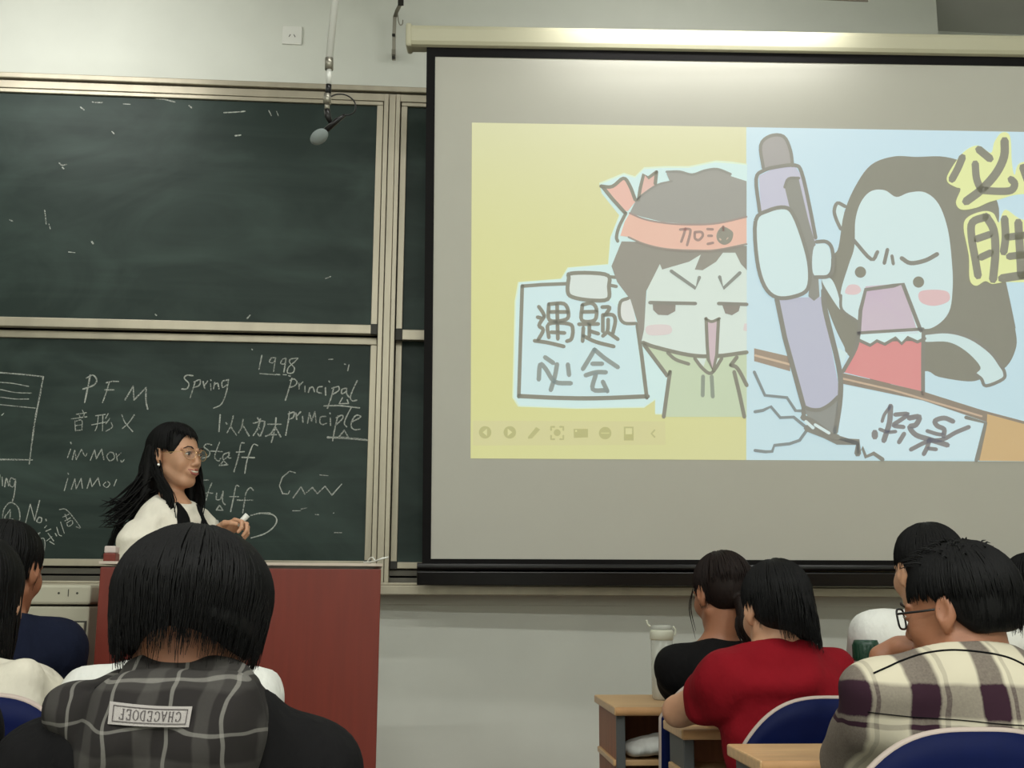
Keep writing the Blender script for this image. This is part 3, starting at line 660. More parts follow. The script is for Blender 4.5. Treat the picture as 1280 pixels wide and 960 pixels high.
# face
F_(Cc([(712, 378), (660, 348), (600, 352), (555, 400), (530, 480), (525, 600), (500, 680), (465, 800), (475, 880), (545, 935), (560, 965), (800, 965), (880, 955), (945, 890), (962, 780), (958, 660), (940, 520), (900, 410), (840, 358), (770, 358)]), 3, FC)
L_(Cc([(465, 815), (470, 880), (530, 925), (545, 940)]), 3, 4, GO)
F_(Cc([(500, 770), (540, 770), (555, 795), (530, 812), (485, 805)]), 4, (220, 198, 196)); F_(Cc([(815, 800), (880, 790), (940, 800), (945, 840), (880, 862), (820, 845)]), 4, (220, 190, 188))
disc(Cc, 552, 712, 25, 5, (128, 130, 126)); disc(Cc, 810, 756, 25, 5, (128, 130, 126))
for s, w in (([(522, 570), (600, 655), (628, 622)], 3.8), ([(735, 650), (775, 672), (840, 660), (893, 632)], 4.4), ([(672, 612), (658, 672)], 3.8), ([(692, 640), (698, 675)], 3.4)): L_(Cc(s), w, 5, GO)
F_(Cc([(575, 775), (740, 762), (800, 960), (810, 985), (545, 985)]), 5, (203, 190, 197), False)
F_(D([(575, 5), (740, 0), (800, 185), (555, 195)]), 5, (203, 190, 197), False)
L_(D([(820, 190), (740, -18), (700, -10), (575, 8), (552, 100), (545, 205)]), 4, 6, GO, False); L_(D([(545, 200), (830, 182)]), 3.2, 6, GO, False)
# collar and dress
F_(D([(545, 205), (835, 190), (835, 235), (800, 240), (760, 215), (735, 245), (710, 225), (660, 250), (620, 235), (595, 258), (545, 235)]), 5, (212, 234, 230), False)
F_(D([(540, 240), (830, 235), (825, 460), (480, 375)]), 4, (218, 152, 148), False)
L_(D([(545, 232), (595, 255), (625, 235), (660, 250), (708, 222), (735, 248), (762, 220), (805, 240), (838, 225)]), 3.4, 7, GO, False)
L_(D([(545, 200), (530, 270), (475, 370)]), 4, 6, GO); L_(D([(832, 190), (830, 300), (830, 470)]), 4, 6, GO)
# right arm
F_(D([(835, 205), (940, 198), (1040, 225), (1130, 290), (1180, 345), (1190, 400), (1150, 425), (1095, 415), (1065, 385), (1085, 350), (1020, 280), (940, 240), (835, 238)]), 4, (206, 226, 222))
L_(D([(835, 202), (940, 195), (1040, 222), (1130, 285), (1175, 345), (1192, 375), (1185, 405), (1110, 435), (1090, 405), (1065, 385)]), 3.4, 5, GO)
# small white between pen and table
F_(P([(690, 80), (775, 130), (735, 220), (715, 150)]), 4, FC, False)
# desk edge, paper, desk
F_(D([(80, 268), (240, 305), (240, 370), (80, 325)]), 3, (165, 150, 132), False); L_(D([(85, 300), (240, 340)]), 2.2, 4, (206, 186, 160), False)
F_(D([(460, 375), (830, 460), (1100, 545), (1290, 595), (1450, 650), (1450, 770), (1060, 766), (1110, 595), (830, 500), (470, 425)]), 6, (152, 142, 126), False)
F_(D([(1115, 560), (1280, 605), (1450, 660), (1450, 772), (1080, 768), (1112, 620)]), 7, (205, 178, 134), False)
L_(D([(470, 402), (700, 455), (1090, 570)]), 2.0, 7, (200, 180, 156), False)
F_(D([(470, 432), (830, 503), (1095, 595), (1062, 764), (640, 764), (540, 690), (455, 660)]), 7, (206, 228, 230), False)
L_(D([(1020, 575), (1108, 600), (1066, 766)]), 3.8, 8, GO, False)
# cracks
for s in ([(75, 270), (155, 445), (320, 462), (385, 560), (440, 562)], [(80, 568), (140, 558), (200, 530), (270, 612), (370, 608), (470, 690)], [(80, 858), (160, 868), (210, 865), (225, 820), (340, 808), (415, 782), (470, 705)]): L_(P(s), 3.2, 8, (138, 150, 146), False)
L_(P([(470, 690), (600, 740), (700, 790), (850, 795), (850, 880)]), 7, 9, GO, False); L_(D([(455, 665), (540, 690), (540, 740), (560, 710), (575, 750), (610, 735), (650, 762)]), 4.2, 9, GO, False)
# pen
F_(Cc([(115, 145), (150, 108), (210, 112), (240, 180), (250, 240), (180, 240), (120, 250)]), 10, (168, 165, 160)); L_(Cc([(120, 250), (108, 150), (150, 108), (210, 110), (240, 170), (250, 240)]), 3.4, 11, GO)
F_(Cc([(100, 285), (180, 245), (260, 240), (300, 300), (360, 560), (330, 600), (110, 440)]), 10, (196, 196, 208), False)
F_(Cc([(215, 335), (230, 295), (275, 290), (320, 480), (355, 600), (370, 820), (345, 840), (320, 820), (330, 700), (240, 440)]), 11, (150, 150, 140), False)
L_(Cc([(215, 335), (232, 298), (278, 295)]), 3, 12, GO); L_(Cc([(104, 445), (88, 300), (120, 262), (180, 245), (260, 238), (290, 270), (325, 420), (352, 560)]), 3.8, 12, GO)
F_(D([(185, 45), (385, 40), (410, 200), (455, 440), (455, 480), (410, 520), (340, 540), (300, 530), (240, 280)]), 10, (188, 190, 202), False)
L_(D([(180, 50), (215, 220), (300, 530), (300, 560)]), 5, 11, GO, False); L_(D([(388, 10), (395, 100), (455, 350), (462, 480), (440, 640)]), 5.4, 11, GO)
F_(P([(450, 545), (560, 560), (700, 480), (690, 740), (600, 730), (480, 620)]), 11, (152, 154, 146), False); L_(P([(445, 530), (500, 552), (570, 552), (640, 515), (705, 455)]), 4, 12, GO); L_(P([(440, 610), (520, 650), (640, 740), (700, 760)]), 6, 12, GO)
L_(P([(460, 640), (515, 690)]), 3, 13, (216, 232, 228), False); L_(P([(530, 665), (635, 728)]), 3, 13, (216, 232, 228), False)
# fist
F_(Cc([(85, 490), (140, 440), (215, 430), (255, 460), (300, 580), (325, 680), (320, 780), (260, 815), (180, 820), (120, 760), (90, 650)]), 12, FC)
L_(Cc([(85, 485), (140, 440), (215, 425), (255, 460), (300, 580), (325, 690), (318, 785), (260, 820), (180, 825), (125, 775), (92, 660)]), 4, 13, GO, True, True)
F_(Cc([(345, 600), (400, 590), (420, 640), (415, 710), (380, 730), (340, 715)]), 12, FC); L_(Cc([(355, 578), (400, 578), (425, 610), (430, 690), (410, 730), (350, 735)]), 3.8, 13, GO)
# lettering
F_(Bi([(190, 178), (110, 290), (105, 340), (150, 368), (175, 380), (150, 450), (180, 490), (260, 480), (330, 450), (400, 430), (470, 410), (560, 400), (640, 380), (640, 230), (500, 235), (470, 300), (455, 230), (445, 90), (400, 70), (360, 120), (340, 180), (270, 140)]), 8, (226, 232, 168))
F_(Bi([(300, 498), (215, 530), (192, 590), (220, 740), (225, 870), (260, 905), (310, 880), (350, 895), (420, 885), (560, 885), (660, 880), (660, 500), (520, 545), (420, 490), (385, 560), (355, 510)]), 8, (226, 232, 168))
LI = (136, 132, 124)
for s, w in (([(185, 205), (160, 265), (128, 325)], 7.5), ([(275, 162), (335, 212)], 8), ([(255, 240), (262, 320), (285, 380)], 7.5), ([(415, 115), (412, 200), (370, 290), (290, 380), (205, 445)], 8.6), ([(295, 385), (380, 390), (450, 385), (470, 350), (450, 325)], 7.6), ([(515, 260), (540, 330)], 8),
             ([(310, 530), (240, 560), (235, 640), (255, 760), (270, 850)], 8), ([(315, 528), (355, 600), (365, 720), (352, 870)], 8.4), ([(262, 650), (335, 625)], 7.4), ([(285, 750), (340, 725)], 7.4),
             ([(415, 540), (420, 640), (410, 720)], 8), ([(490, 560), (500, 740), (505, 850)], 8.4), ([(430, 640), (600, 620)], 7.4), ([(440, 745), (600, 725)], 7.4), ([(400, 865), (500, 850), (630, 842)], 8.6)): L_(Bi(s), w, 10, LI)
# scribble on the paper
for s, w in (([(375, 55), (365, 200), (315, 360)], 5.5), ([(370, 60), (320, 130), (300, 190)], 3.4), ([(280, 260), (350, 285), (420, 280)], 3.6), ([(415, 130), (530, 125), (460, 180), (400, 225), (490, 240)], 4.4), ([(540, 160), (630, 150), (600, 220), (545, 240), (600, 310), (720, 350), (880, 400)], 5.4), ([(495, 300), (450, 375)], 4.6), ([(235, 290), (235, 325)], 6.5),
             ([(930, 190), (850, 160), (770, 185), (790, 230), (850, 260), (845, 320)], 5), ([(700, 275), (780, 300), (840, 310)], 4), ([(1070, 240), (950, 290), (840, 350), (700, 370), (555, 440)], 4.4), ([(720, 350), (700, 420), (670, 480)], 4.6), ([(710, 430), (780, 438)], 4)): L_(X(s), w, 9, (138, 142, 138))
done('girl_drawing', 'drawn shouting girl stabbing a paper with a huge pen beside lettering', pic)

# ------------------------------------------------------------ things on the upper wall
def board_lamp(px0, px1, ypx, Y, lab, pw):
    x0, x1 = at(px0, ypx, Y).x, at(px1, ypx, Y).x; z0 = at(px1, ypx, Y).z
    r = root('board_lamp', ((x0+x1)/2, Y, z0), lab, 'lamp', 'board lamps')
    bm = B()
    pr = [(Y-.075, z0), (Y-.068, z0-.0), (Y+.0, z0+.11), (Y+.07, z0+.115), (Y+.07, z0+.122), (Y-.012, z0+.12)]
    vs = [[bm.verts.new((x, y, z)) for (y, z) in pr] for x in (x0, x1)]
    for k in range(len(pr)): bm.faces.new((vs[0][k], vs[0][(k+1) % 6], vs[1][(k+1) % 6], vs[1][k]))
    bm.faces.new(vs[0]); bm.faces.new(vs[1][::-1])
    fin('reflector', bm, M['lampback'], r)
    bm = B(); tube(bm, [(x0+.03, Y+.012, z0+.075), (x1-.03, Y+.012, z0+.075)], .013, 12)
    t = fin('tube', bm, M['tube'], r, smooth=True)
    bm = B()
    for x in (x0+.15, x1-.15): tube(bm, [(x, Y+.0, z0+.115), (x, Y+.0, ZC)], .008, 8)
    fin('hanger', bm, M['steel'], r)
    l = area('board_lamp_light', ((x0+x1)/2, Y+.045, z0+.06), (math.radians(76), 0, 0), (x1-x0)-.1, .05, pw, (1, 1, .96))
    return r
mt = bpy.data.materials.new('fluorescent_tube'); mt.use_nodes = True
mt.node_tree.nodes['Principled BSDF'].inputs['Emission Color'].default_value = (1, 1, .95, 1); mt.node_tree.nodes['Principled BSDF'].inputs['Emission Strength'].default_value = 4
M['tube'] = mt
board_lamp(700, 1077, 13, 4.28, 'brown-grey board lamp at the top edge above the projection screen casing', LAMP_P[0])
board_lamp(-230, 150, -50, 4.28, 'board lamp hanging out of view above the left chalkboard', LAMP_P[1])

def ceiling_lamp(x, y, lab, pw):
    r = root('ceiling_lamp', (x, y, ZC-.09), lab, 'lamp', 'ceiling lamps over the rows')
    bm = B(); box(bm, x-.62, x+.62, y-.09, y+.09, ZC-.05, ZC, .01); fin('lamp_housing', bm, M['whitem'], r)
    bm = B(); tube(bm, [(x-.58, y, ZC-.07), (x+.58, y, ZC-.07)], .014, 10); fin('tube', bm, M['tube'], r, smooth=True)
    area('ceiling_lamp_light', (x, y, ZC-.1), (0, 0, 0), 1.2, .12, pw, (.98, 1, .95))
for i, x in enumerate((-2.4, 0, 2.4)):
    for j, y in enumerate((3.1, 0, -2.8)):
        ceiling_lamp(x, y, 'white ceiling lamp in the '+('front', 'middle', 'rear')[j]+' row, '+('left', 'centre', 'right')[i]+' column', CEIL_P[j])

# socket
c = at(365.5, 45, WY)
sk = root('wall_socket', (c.x, WY-.004, c.z), 'square white wall socket above the left chalkboard', 'socket')
bm = B(); box(bm, c.x-.049, c.x+.049, WY-.011, WY, c.z-.049, c.z+.049, .003); fin('plate', bm, M['white'], sk)
bm = B()
for dx, rz in ((-.012, .5), (.012, -.5)):
    Mr = Matrix.Translation((c.x+dx, WY-.0115, c.z-.004)) @ Matrix.Rotation(rz, 4, 'Y')
    box(bm, -.0016, .0016, -.0006, .0006, -.008, .008, M=Mr)
fin('slot', bm, M['bracket'], sk)
# wall bracket with hook
c = at(490, 75, WY)
br = root('wall_bracket', (c.x, WY-.02, c.z), 'bent grey metal bracket with hook beside the screen casing', 'bracket')
bm = B(); q = [at(492.5, 75, 5.26), at(492.5, 45, 5.25), at(493.5, 22, 5.24), at(496, 14, 5.2), at(501, 4, 5.12)]
for i in range(len(q)-1):
    a, b_ = q[i], q[i+1]; w = .009
    vs = []
    for p in (a, b_):
        for dx, dy in ((-w, -.006), (w, -.006), (w, .006), (-w, .006)): vs.append(bm.verts.new(p+Vector((dx, dy, 0))))
    for f in ((0, 1, 2, 3), (7, 6, 5, 4), (0, 4, 5, 1), (1, 5, 6, 2), (2, 6, 7, 3), (3, 7, 4, 0)): bm.faces.new([vs[k] for k in f])
box(bm, c.x+.0, c.x+.018, 5.24, 5.3, c.z+.0, c.z+.03)
fin('arm', bm, M['steel'], br)
bm = B(); e = at(501, 4, 5.12); box(bm, e.x-.014, e.x+.014, e.y-.02, e.y+.01, e.z-.01, e.z+.02, .003)
for yy in (44, 72): s = at(492, yy, 5.24); box(bm, s.x-.008, s.x+.008, s.y-.008, s.y+.002, s.z-.006, s.z+.006, .002)
fin('bolt', bm, M['darksteel'], br)
bm = B(); tube(bm, smooth_pts([at(497, 17, 5.2), at(498, 26, 5.19), at(500, 31, 5.19), at(503, 30, 5.19), at(503.5, 25, 5.19)]), .0028, 8); fin('hook', bm, M['steel'], br)

# hanging microphone
MY = 3.62
top = at(421, -160, MY); top = Vector((top.x, MY, ZC-.0)); p0 = at(418, 0, MY)
dirp = (at(410, 78, MY)-p0); full = p0-dirp*((ZC-p0.z)/(-dirp.z)) if dirp.z else p0
mc = root('hanging_microphone', tuple(full), 'grey foam microphone on a white ceiling pole before the chalkboard', 'microphone')
bm = B(); tube(bm, [full, at(411.5, 75, MY)], .0125, 12); tube(bm, [at(411.5, 85, MY), at(411, 106, MY)], .009, 12); fin('pole', bm, M['whitem'], mc, smooth=True)
bm = B(); tube(bm, [at(411.5, 73, MY), at(411.4, 87, MY)], .0145, 12); tube(bm, [at(409.5, 118, MY), at(409, 130, MY)], .0135, 12); tube(bm, [at(409, 129, MY), at(408.7, 138, MY)], .009, 12); fin('collar', bm, M['steel'], mc, smooth=True)
bm = B(); tube(bm, [at(411, 106, MY), at(410, 118, MY)], .010, 12)
tube(bm, [at(408.7, 137, MY), at(410, 146, MY), at(413, 153, MY)], [.011, .011, .007], 10)
tube(bm, [at(431, 144, MY), at(421, 151, MY), at(406, 164, MY)], [.006, .0095, .010], 12); fin('microphone_body', bm, M['blackg'], mc, smooth=True)
bm = B(); r = bmesh.ops.create_uvsphere(bm, u_segments=24, v_segments=16, radius=1)
d = (at(391, 174, MY)-at(407, 162, MY)).normalized(); Mq = Matrix.Translation(at(399, 171, MY)) @ d.to_track_quat('Z', 'Y').to_matrix().to_4x4() @ Matrix.Diagonal((.024, .024, .034, 1))
bmesh.ops.transform(bm, matrix=Mq, verts=r['verts']); fin('foam_windshield', bm, M['foam'], mc, smooth=True)
bm = B(); tube(bm, smooth_pts([at(413, 121, MY), at(421, 118, MY), at(433, 119, MY), at(443, 127, MY), at(444, 138, MY), at(438, 143, MY), at(430, 144, MY)]), .0026, 8); fin('cable', bm, M['blackg'], mc, smooth=True)
# ------------------------------------------------------------ people
def hair_mat(name, c1, c2):
    m = bpy.data.materials.new(name); m.use_nodes = True; t = m.node_tree; b = t.nodes['Principled BSDF']
    b.inputs['Roughness'].default_value = .6; b.inputs['Specular IOR Level'].default_value = .18
    tc = nn(t, 'ShaderNodeTexCoord'); mp = nn(t, 'ShaderNodeMapping'); mp.inputs['Scale'].default_value = (1, 1, .12); t.links.new(tc.outputs['Object'], mp.inputs[0])
    n = nn(t, 'ShaderNodeTexNoise'); n.inputs['Scale'].default_value = 260; n.inputs['Detail'].default_value = 3; t.links.new(mp.outputs[0], n.inputs[0])
    mx = nn(t, 'ShaderNodeMix', data_type='RGBA'); t.links.new(n.outputs[0], mx.inputs[0]); mx.inputs[6].default_value = s2l(c1); mx.inputs[7].default_value = s2l(c2)
    t.links.new(mx.outputs[2], b.inputs['Base Color'])
    bp = nn(t, 'ShaderNodeBump'); bp.inputs['Strength'].default_value = .5; bp.inputs['Distance'].default_value = .002; t.links.new(n.outputs[0], bp.inputs['Height']); t.links.new(bp.outputs[0], b.inputs['Normal'])
    return m
M['hair'] = hair_mat('black_hair', (6, 6, 6), (13, 12, 12)); M['hairb'] = hair_mat('brown_black_hair', (17, 11, 9), (34, 22, 18))
def skin_mat(name, col):
    m = mat(name, col, .5, var=.06, vscale=25, bump=.1, bscale=300); b = m.node_tree.nodes['Principled BSDF']
    b.inputs['Subsurface Weight'].default_value = .12; b.inputs['Subsurface Radius'].default_value = (.012, .005, .003); b.inputs['Subsurface Scale'].default_value = .6
    return m
M['skin'] = skin_mat('skin', (176, 128, 98)); M['skinp'] = skin_mat('pale_skin', (192, 146, 116)); M['skinw'] = skin_mat('warm_skin', (160, 108, 80))
M['lip'] = mat('lips', (150, 82, 74), .45); M['teeth'] = mat('teeth', (225, 215, 200), .3); M['eye'] = mat('eye_white', (215, 210, 200), .2); M['iris'] = mat('dark_iris', (22, 16, 14), .15); M['brow'] = mat('eyebrow', (40, 30, 26), .8)
def cloth(name, col, **k): return mat(name, col, .9, var=.06, vscale=14, bump=.55, bscale=13, bdist=.03, stretch=(1, 1, .55), spec=.15, **k)
M['c_black'] = cloth('black_cloth', (17, 16, 17)); M['c_jacket'] = cloth('black_jacket_cloth', (17, 16, 17)); M['c_navy'] = cloth('navy_cloth', (19, 24, 42)); M['c_red'] = cloth('red_cotton', (124, 14, 26)); M['c_white'] = cloth('white_cotton', (214, 214, 208))
M['c_cream'] = cloth('cream_blouse_cloth', (226, 220, 206)); M['c_vest'] = cloth('black_vest_cloth', (14, 14, 15)); M['c_trous'] = cloth('dark_trouser_cloth', (34, 36, 44)); M['c_hoodw'] = cloth('off_white_hood_cloth', (206, 200, 184)); M['shoe'] = mat('shoe', (40, 38, 38), .6)
M['c_plaid'] = plaid('cream_purple_plaid', (200, 192, 170), (52, 30, 42), [(.109, .044, .0735, .74), (.109, .007, .040, .25)], [(.20, .055, -.047, .58), (.20, .008, -.005, .35)], .006)
M['c_hood'] = plaid('grey_plaid', (38, 35, 34), (124, 121, 115), [(.066, .0045, .012, .62), (.066, .018, .036, .12)], [(.05, .004, .0, .55), (.1, .03, .02, .1)], .010)

def rotm(yaw, pitch=0, roll=0):
    # head frame: x to the person's right, y forward, z up. yaw: turn left (+), pitch: look down (+), roll: tilt to right (+)
    return np.array(Matrix.Rotation(yaw, 3, 'Z') @ Matrix.Rotation(-pitch, 3, 'X') @ Matrix.Rotation(roll, 3, 'Y'))
V3 = lambda *a: np.array(a, float)

def head_prims(S, H, R, s=1.0, fine=True, jw=1.0):
    W = lambda p: H+R@(np.array(p, float)*s)
    S.ell(W((0, -.014, .034)), V3(.074, .094, .082)*s, R, .01)
    S.ell(W((0, .022, -.02)), V3(.062*jw, .068, .09)*s, R, .03)
    S.ell(W((0, .034, -.062)), V3(.047*jw, .05, .05)*s, R, .02)
    S.ell(W((0, .066, -.094)), V3(.022, .020, .018)*s, R, .02)
    for q in (-1, 1):
        S.ell(W((q*.037*jw, .062, -.022)), V3(.026*jw, .026, .03)*s, R, .02)
        S.cap(W((q*.055*jw, .0, -.05)), W((q*.025*jw, .06, -.093)), .014*s, .012*s, .02)
    if fine:
        for q in (-1, 1):
            S.ell(W((q*.031, .102, .006)), V3(.019, .012, .011)*s, R, .008, 'sub')
            S.ell(W((q*.031, .083, .006)), V3(.0145, .0135, .012)*s, R, .004)
            S.cap(W((q*.012, .094, .022)), W((q*.048, .078, .024)), .007*s, .005*s, .012)
            S.ell(W((q*.012, .098, -.033)), V3(.009, .009, .007)*s, R, .006)
        S.cap(W((0, .09, .016)), W((0, .107, -.026)), .0065*s, .0105*s, .010)
        S.ell(W((0, .088, -.058)), V3(.027, .014, .020)*s, R, .010)
        S.ell(W((0, .101, -.052)), V3(.017, .006, .005)*s, R, .004)
        S.ell(W((0, .099, -.065)), V3(.015, .006, .006)*s, R, .004)
        S.ell(W((0, .108, -.0585)), V3(.024, .012, .0022)*s, R, .003, 'sub')
    for q in (-1, 1):                                        # ears
        Re = R@np.array(Matrix.Rotation(q*-.35, 3, 'Z') @ Matrix.Rotation(.15, 3, 'X'))
        S.ell(W((q*.079, -.008, .002)), V3(.009, .019, .031)*s, Re, .006)
        S.ell(W((q*.087, -.004, .006)), V3(.005, .011, .018)*s, Re, .004, 'sub')
        S.ell(W((q*.075, -.001, -.026)), V3(.007, .009, .011)*s, Re, .008)

def hand_prims(S, Wp, D, Nn, s=1.0, curl=.6, thumb=1, spread=.12, k=.004):
    """wrist, direction of the palm, palm normal (side fingers curl to), curl 0..1.5 per joint"""
    D = D/np.linalg.norm(D); Nn = Nn-D*(Nn@D); Nn /= np.linalg.norm(Nn); X = np.cross(D, Nn)*thumb
    palm = Wp+D*.045*s
    Rp = np.stack([X, D, Nn], 1)
    S.ell(palm, V3(.038, .05, .016)*s, Rp, .012); S.cap(Wp-D*.02*s, Wp+D*.02*s, .024*s, .026*s, .015)
    for i, (off, L) in enumerate(((.030, .070), (.0105, .078), (-.009, .073), (-.027, .058))):
        p = Wp+D*(.082-.006*abs(i-1))*s+X*off*s; d = D+X*off*spread*20*s; d /= np.linalg.norm(d); r = .0088*s
        for j, f in enumerate((.45, .32, .23)):
            a = curl*(.75, 1.0, .8)[j]
            d = d*math.cos(a)+Nn*math.sin(a)*1.0 if j == 0 else d
            if j > 0:
                ax = np.cross(d, np.cross(Nn, d)); 
                per = np.cross(X, d) if np.dot(np.cross(X, D), Nn) > 0 else -np.cross(X, d)
                d = d*math.cos(a)+per/np.linalg.norm(per)*math.sin(a)
            d = d/np.linalg.norm(d); q = p+d*L*f*s*1.25
            S.cap(p, q, r, r*.92, k if j else .008); p = q; r *= .92
    t0 = Wp+D*.02*s+X*.026*s; t1 = t0+(D*.6+X*.65+Nn*.35)*.04*s; t2 = t1+(D*.85+X*.1+Nn*.45)*.034*s; t3 = t2+(D*.8-X*.2+Nn*.5)*.024*s
    S.cap(t0, t1, .015*s, .0115*s, .012); S.cap(t1, t2, .0115*s, .0098*s, .004); S.cap(t2, t3, .0098*s, .0082*s, .003)

def body_prims(S, J, part, inf=0, s=1.0, k=.03):
    g = J.get
    if part == 'torso':
        P, C_, N, SL, SR = J['pelvis'], J['chest'], J['neck'], J['SL'], J['SR']
        sx = (SR-SL); w = np.linalg.norm(sx); sx = sx/w; upv = N-P; upv = upv/np.linalg.norm(upv); fy = np.cross(upv, sx); fy /= np.linalg.norm(fy); uz = np.cross(sx, fy)
        Rt_ = np.stack([sx, fy, uz], 1)
        bw = J.get('bw', 1.0)
        S.ell(P, V3(.155*bw, .115, .13), Rt_, .03, inf=inf)
        S.ell((P*.55+C_*.45), V3(.135*bw, .10, .16), Rt_, .05, inf=inf)
        S.ell(C_, V3(w*.44+.012, .105, .17), Rt_, .05, inf=inf)
        S.ell(C_+uz*.09, V3(w*.46, .085, .10), Rt_, .05, inf=inf)
        if g('bust'): 
            for q in (-1, 1): S.ell(C_+fy*.085+sx*q*.06+uz*.0, V3(.06, .05, .06), Rt_, .04, inf=inf)
        for A in (SL, SR):
            S.cap(N+(A-N)*.15-uz*.01, A, .042, .045, k, inf=inf); S.ell(A, V3(.054, .052, .056), Rt_, k, inf=inf)
    if part == 'neck':
        N, H = J['neck'], J['H']; Rh = J['R']
        S.cap(N-V3(0, 0, .04), H+Rh@V3(0, -.02, -.05), .058*J.get('nw', 1), .052*J.get('nw', 1), .03, inf=inf)
    if part in ('armL', 'armR'):
        q = part[-1]; S.cap(J['S'+q], J['E'+q], .048*s, .038*s, .03, inf=inf); S.cap(J['E'+q], J['W'+q], .038*s, .026*s, .02, inf=inf)
    if part in ('upL', 'upR'):
        q = part[-1]; e = J['S'+q]+(J['E'+q]-J['S'+q])*J.get('slv', .62); S.cap(J['S'+q], e, .056*s, .054*s, .03, inf=inf)
    if part in ('lowL', 'lowR'):
        q = part[-1]; S.cap(J['S'+q], J['E'+q], .056*s, .046*s, .03, inf=inf); S.cap(J['E'+q], J['W'+q], .046*s, .036*s, .02, inf=inf)
    if part == 'legs':
        for q in 'LR':
            S.cap(J['hip'+q], J['kn'+q], .078, .056, .04, inf=inf); S.cap(J['kn'+q], J['an'+q], .056, .036, .03, inf=inf)
    if part == 'feet':
        for q in 'LR':
            a = J['an'+q]; f = J['fwd']; S.cap(a-V3(0, 0, .03)-f*.02, a-V3(0, 0, .045)+f*.14, .034, .026, .02)

def locks(H, R, s, n, zend, rad=(.082, .102, .092), c0=(0, -.014, .034), thick=.0032, front=.9, wob=.004, swing=None, taper_in=.2, lift=.0, seed=1, th0=.05, minlen=.02, crown=(0, -.25, 1)):
    """thin tapered locks combed over the skull from the crown; zend(phi)-> local end height (phi 0 = back, +-pi = front)"""
    rg = random.Random(seed); bm = B(); inv = []
    cr = Vector(crown).normalized(); Rq = cr.to_track_quat('Z', 'X').to_matrix()
    for i in range(n):
        phi = rg.uniform(-pi, pi); z1 = zend(phi)
        if z1 is None: continue
        z1 += rg.gauss(0, .008)
        lay = 1+rg.uniform(-.005, .045); st = rg.uniform(.03, 1.25)**1.0*th0*20*.5
        dphi = rg.gauss(0, .06); pts = []; th = st*.9; x = y = z = 0
        a, b, c = [q*lay*s for q in rad]
        wx, wy = rg.uniform(0, 6), rg.uniform(0, 6); k = 0; stop = False
        while not stop and k < 40:
            ph = phi+dphi*th
            dv = Vector((math.sin(th)*math.sin(ph), -math.sin(th)*math.cos(ph), math.cos(th)))
            dv = Rq @ dv if False else dv
            p = Vector((dv.x*a, dv.y*b, dv.z*c))+Vector(c0)*s
            if p.z <= z1*s: stop = True
            pts.append(p); th += .13; k += 1
            if th > pi*.54: break
        if not stop and len(pts) > 1:
            p = pts[-1].copy(); out = Vector((p.x, p.y, 0)); L = p.z-z1*s; m = max(3, int(L/.022)); z0 = p.z
            for j in range(1, m+1):
                f = j/m; dz = L*f; kk = 1-taper_in*min(1, dz/.12)
                q = Vector((out.x*kk, out.y*kk, z0-dz))
                if swing: q += Vector(swing(q, dz, phi, s))
                q += Vector((math.sin(wx+dz*30), math.cos(wy+dz*27), 0))*wob*min(1, dz/.05)
                pts.append(q)
        if len(pts) < 3: continue
        t = thick*rg.uniform(.7, 1.4)*s; nP = len(pts)
        rs = [t*(.5+.5*min(1, q/2))*(1 if q < nP*.6 else max(.12, (nP-1-q)/(nP*.4))) for q in range(nP)]
        W = [Vector(H+R@np.array(p)) for p in pts]
        tube(bm, W, rs, 3, False)
    return bm

def quickmesh(S): return S.mesh()
def person(name, label, H, R, J, skin, hair, s=1.0, fineface=False, h=.009, hh=.004, group=None, hands=(), nohead=False):
    """body: ONE continuous surface from head to feet"""
    base = (J['pelvis'][0], J['pelvis'][1], J.get('floor', 0))
    r = root('person', base, label, 'person', group)
    J['H'] = H; J['R'] = R; J.setdefault('fwd', V3(0, 1, 0))
    pts = np.array([v for k, v in J.items() if isinstance(v, np.ndarray) and v.shape == (3,) and k not in ('fwd',)])
    lo = pts.min(0)-V3(.2, .2, .12); hi = pts.max(0)+V3(.2, .2, .18); lo[2] = max(lo[2], J.get('floor', 0)-.01)
    fh = hh; f0 = H-V3(.11, .13, .14)*s; f1 = H+V3(.11, .13, .13)*s
    if hands:
        for (wq, D, Nn, kw) in hands:
            f0 = np.minimum(f0, wq-.1); f1 = np.maximum(f1, wq+.13)
            if np.prod(f1-f0) > .05: pass
    S = SDF(lo, hi, h, (f0, f1), fh)
    for p in ('torso', 'neck', 'armL', 'armR', 'legs', 'feet'): body_prims(S, J, p)
    head_prims(S, H, R, s, True, J.get('jw', 1.0))
    for (wq, D, Nn, kw) in hands: hand_prims(S, wq, D, Nn, **kw)
    P, F = S.mesh(); body = mesh_obj('body', P, F, M[skin], r)
    return r
def garment(name, par, J, parts, inf, m, amp=.0, fx=18, seed=1, h=.008, cuts=(), extra=None, k=.03, label=None, s=1.0, box_=None):
    pts = np.array([v for q, v in J.items() if isinstance(v, np.ndarray) and v.shape == (3,) and q not in ('fwd',)])
    keys = {'torso': ('pelvis', 'chest', 'neck', 'SL', 'SR'), 'neck': ('neck',), 'legs': ('hipL', 'hipR', 'knL', 'knR', 'anL', 'anR'), 'feet': ('anL', 'anR')}
    use = []
    for p in parts: use += keys.get(p, ('S'+p[-1], 'E'+p[-1], 'W'+p[-1]))
    pts = np.array([J[u] for u in use]); lo = pts.min(0)-.19; hi = pts.max(0)+.17
    if box_ is not None: lo, hi = box_
    S = SDF(lo, hi, h)
    for p in parts: body_prims(S, J, p, inf, s, k)
    if extra: extra(S)
    if amp: S.folds(amp, fx, seed)
    for (p, n) in cuts: S.plane(p, n)
    P, F = S.mesh()
    return mesh_obj(name, P, F, M[m] if isinstance(m, str) else m, par, label=label)
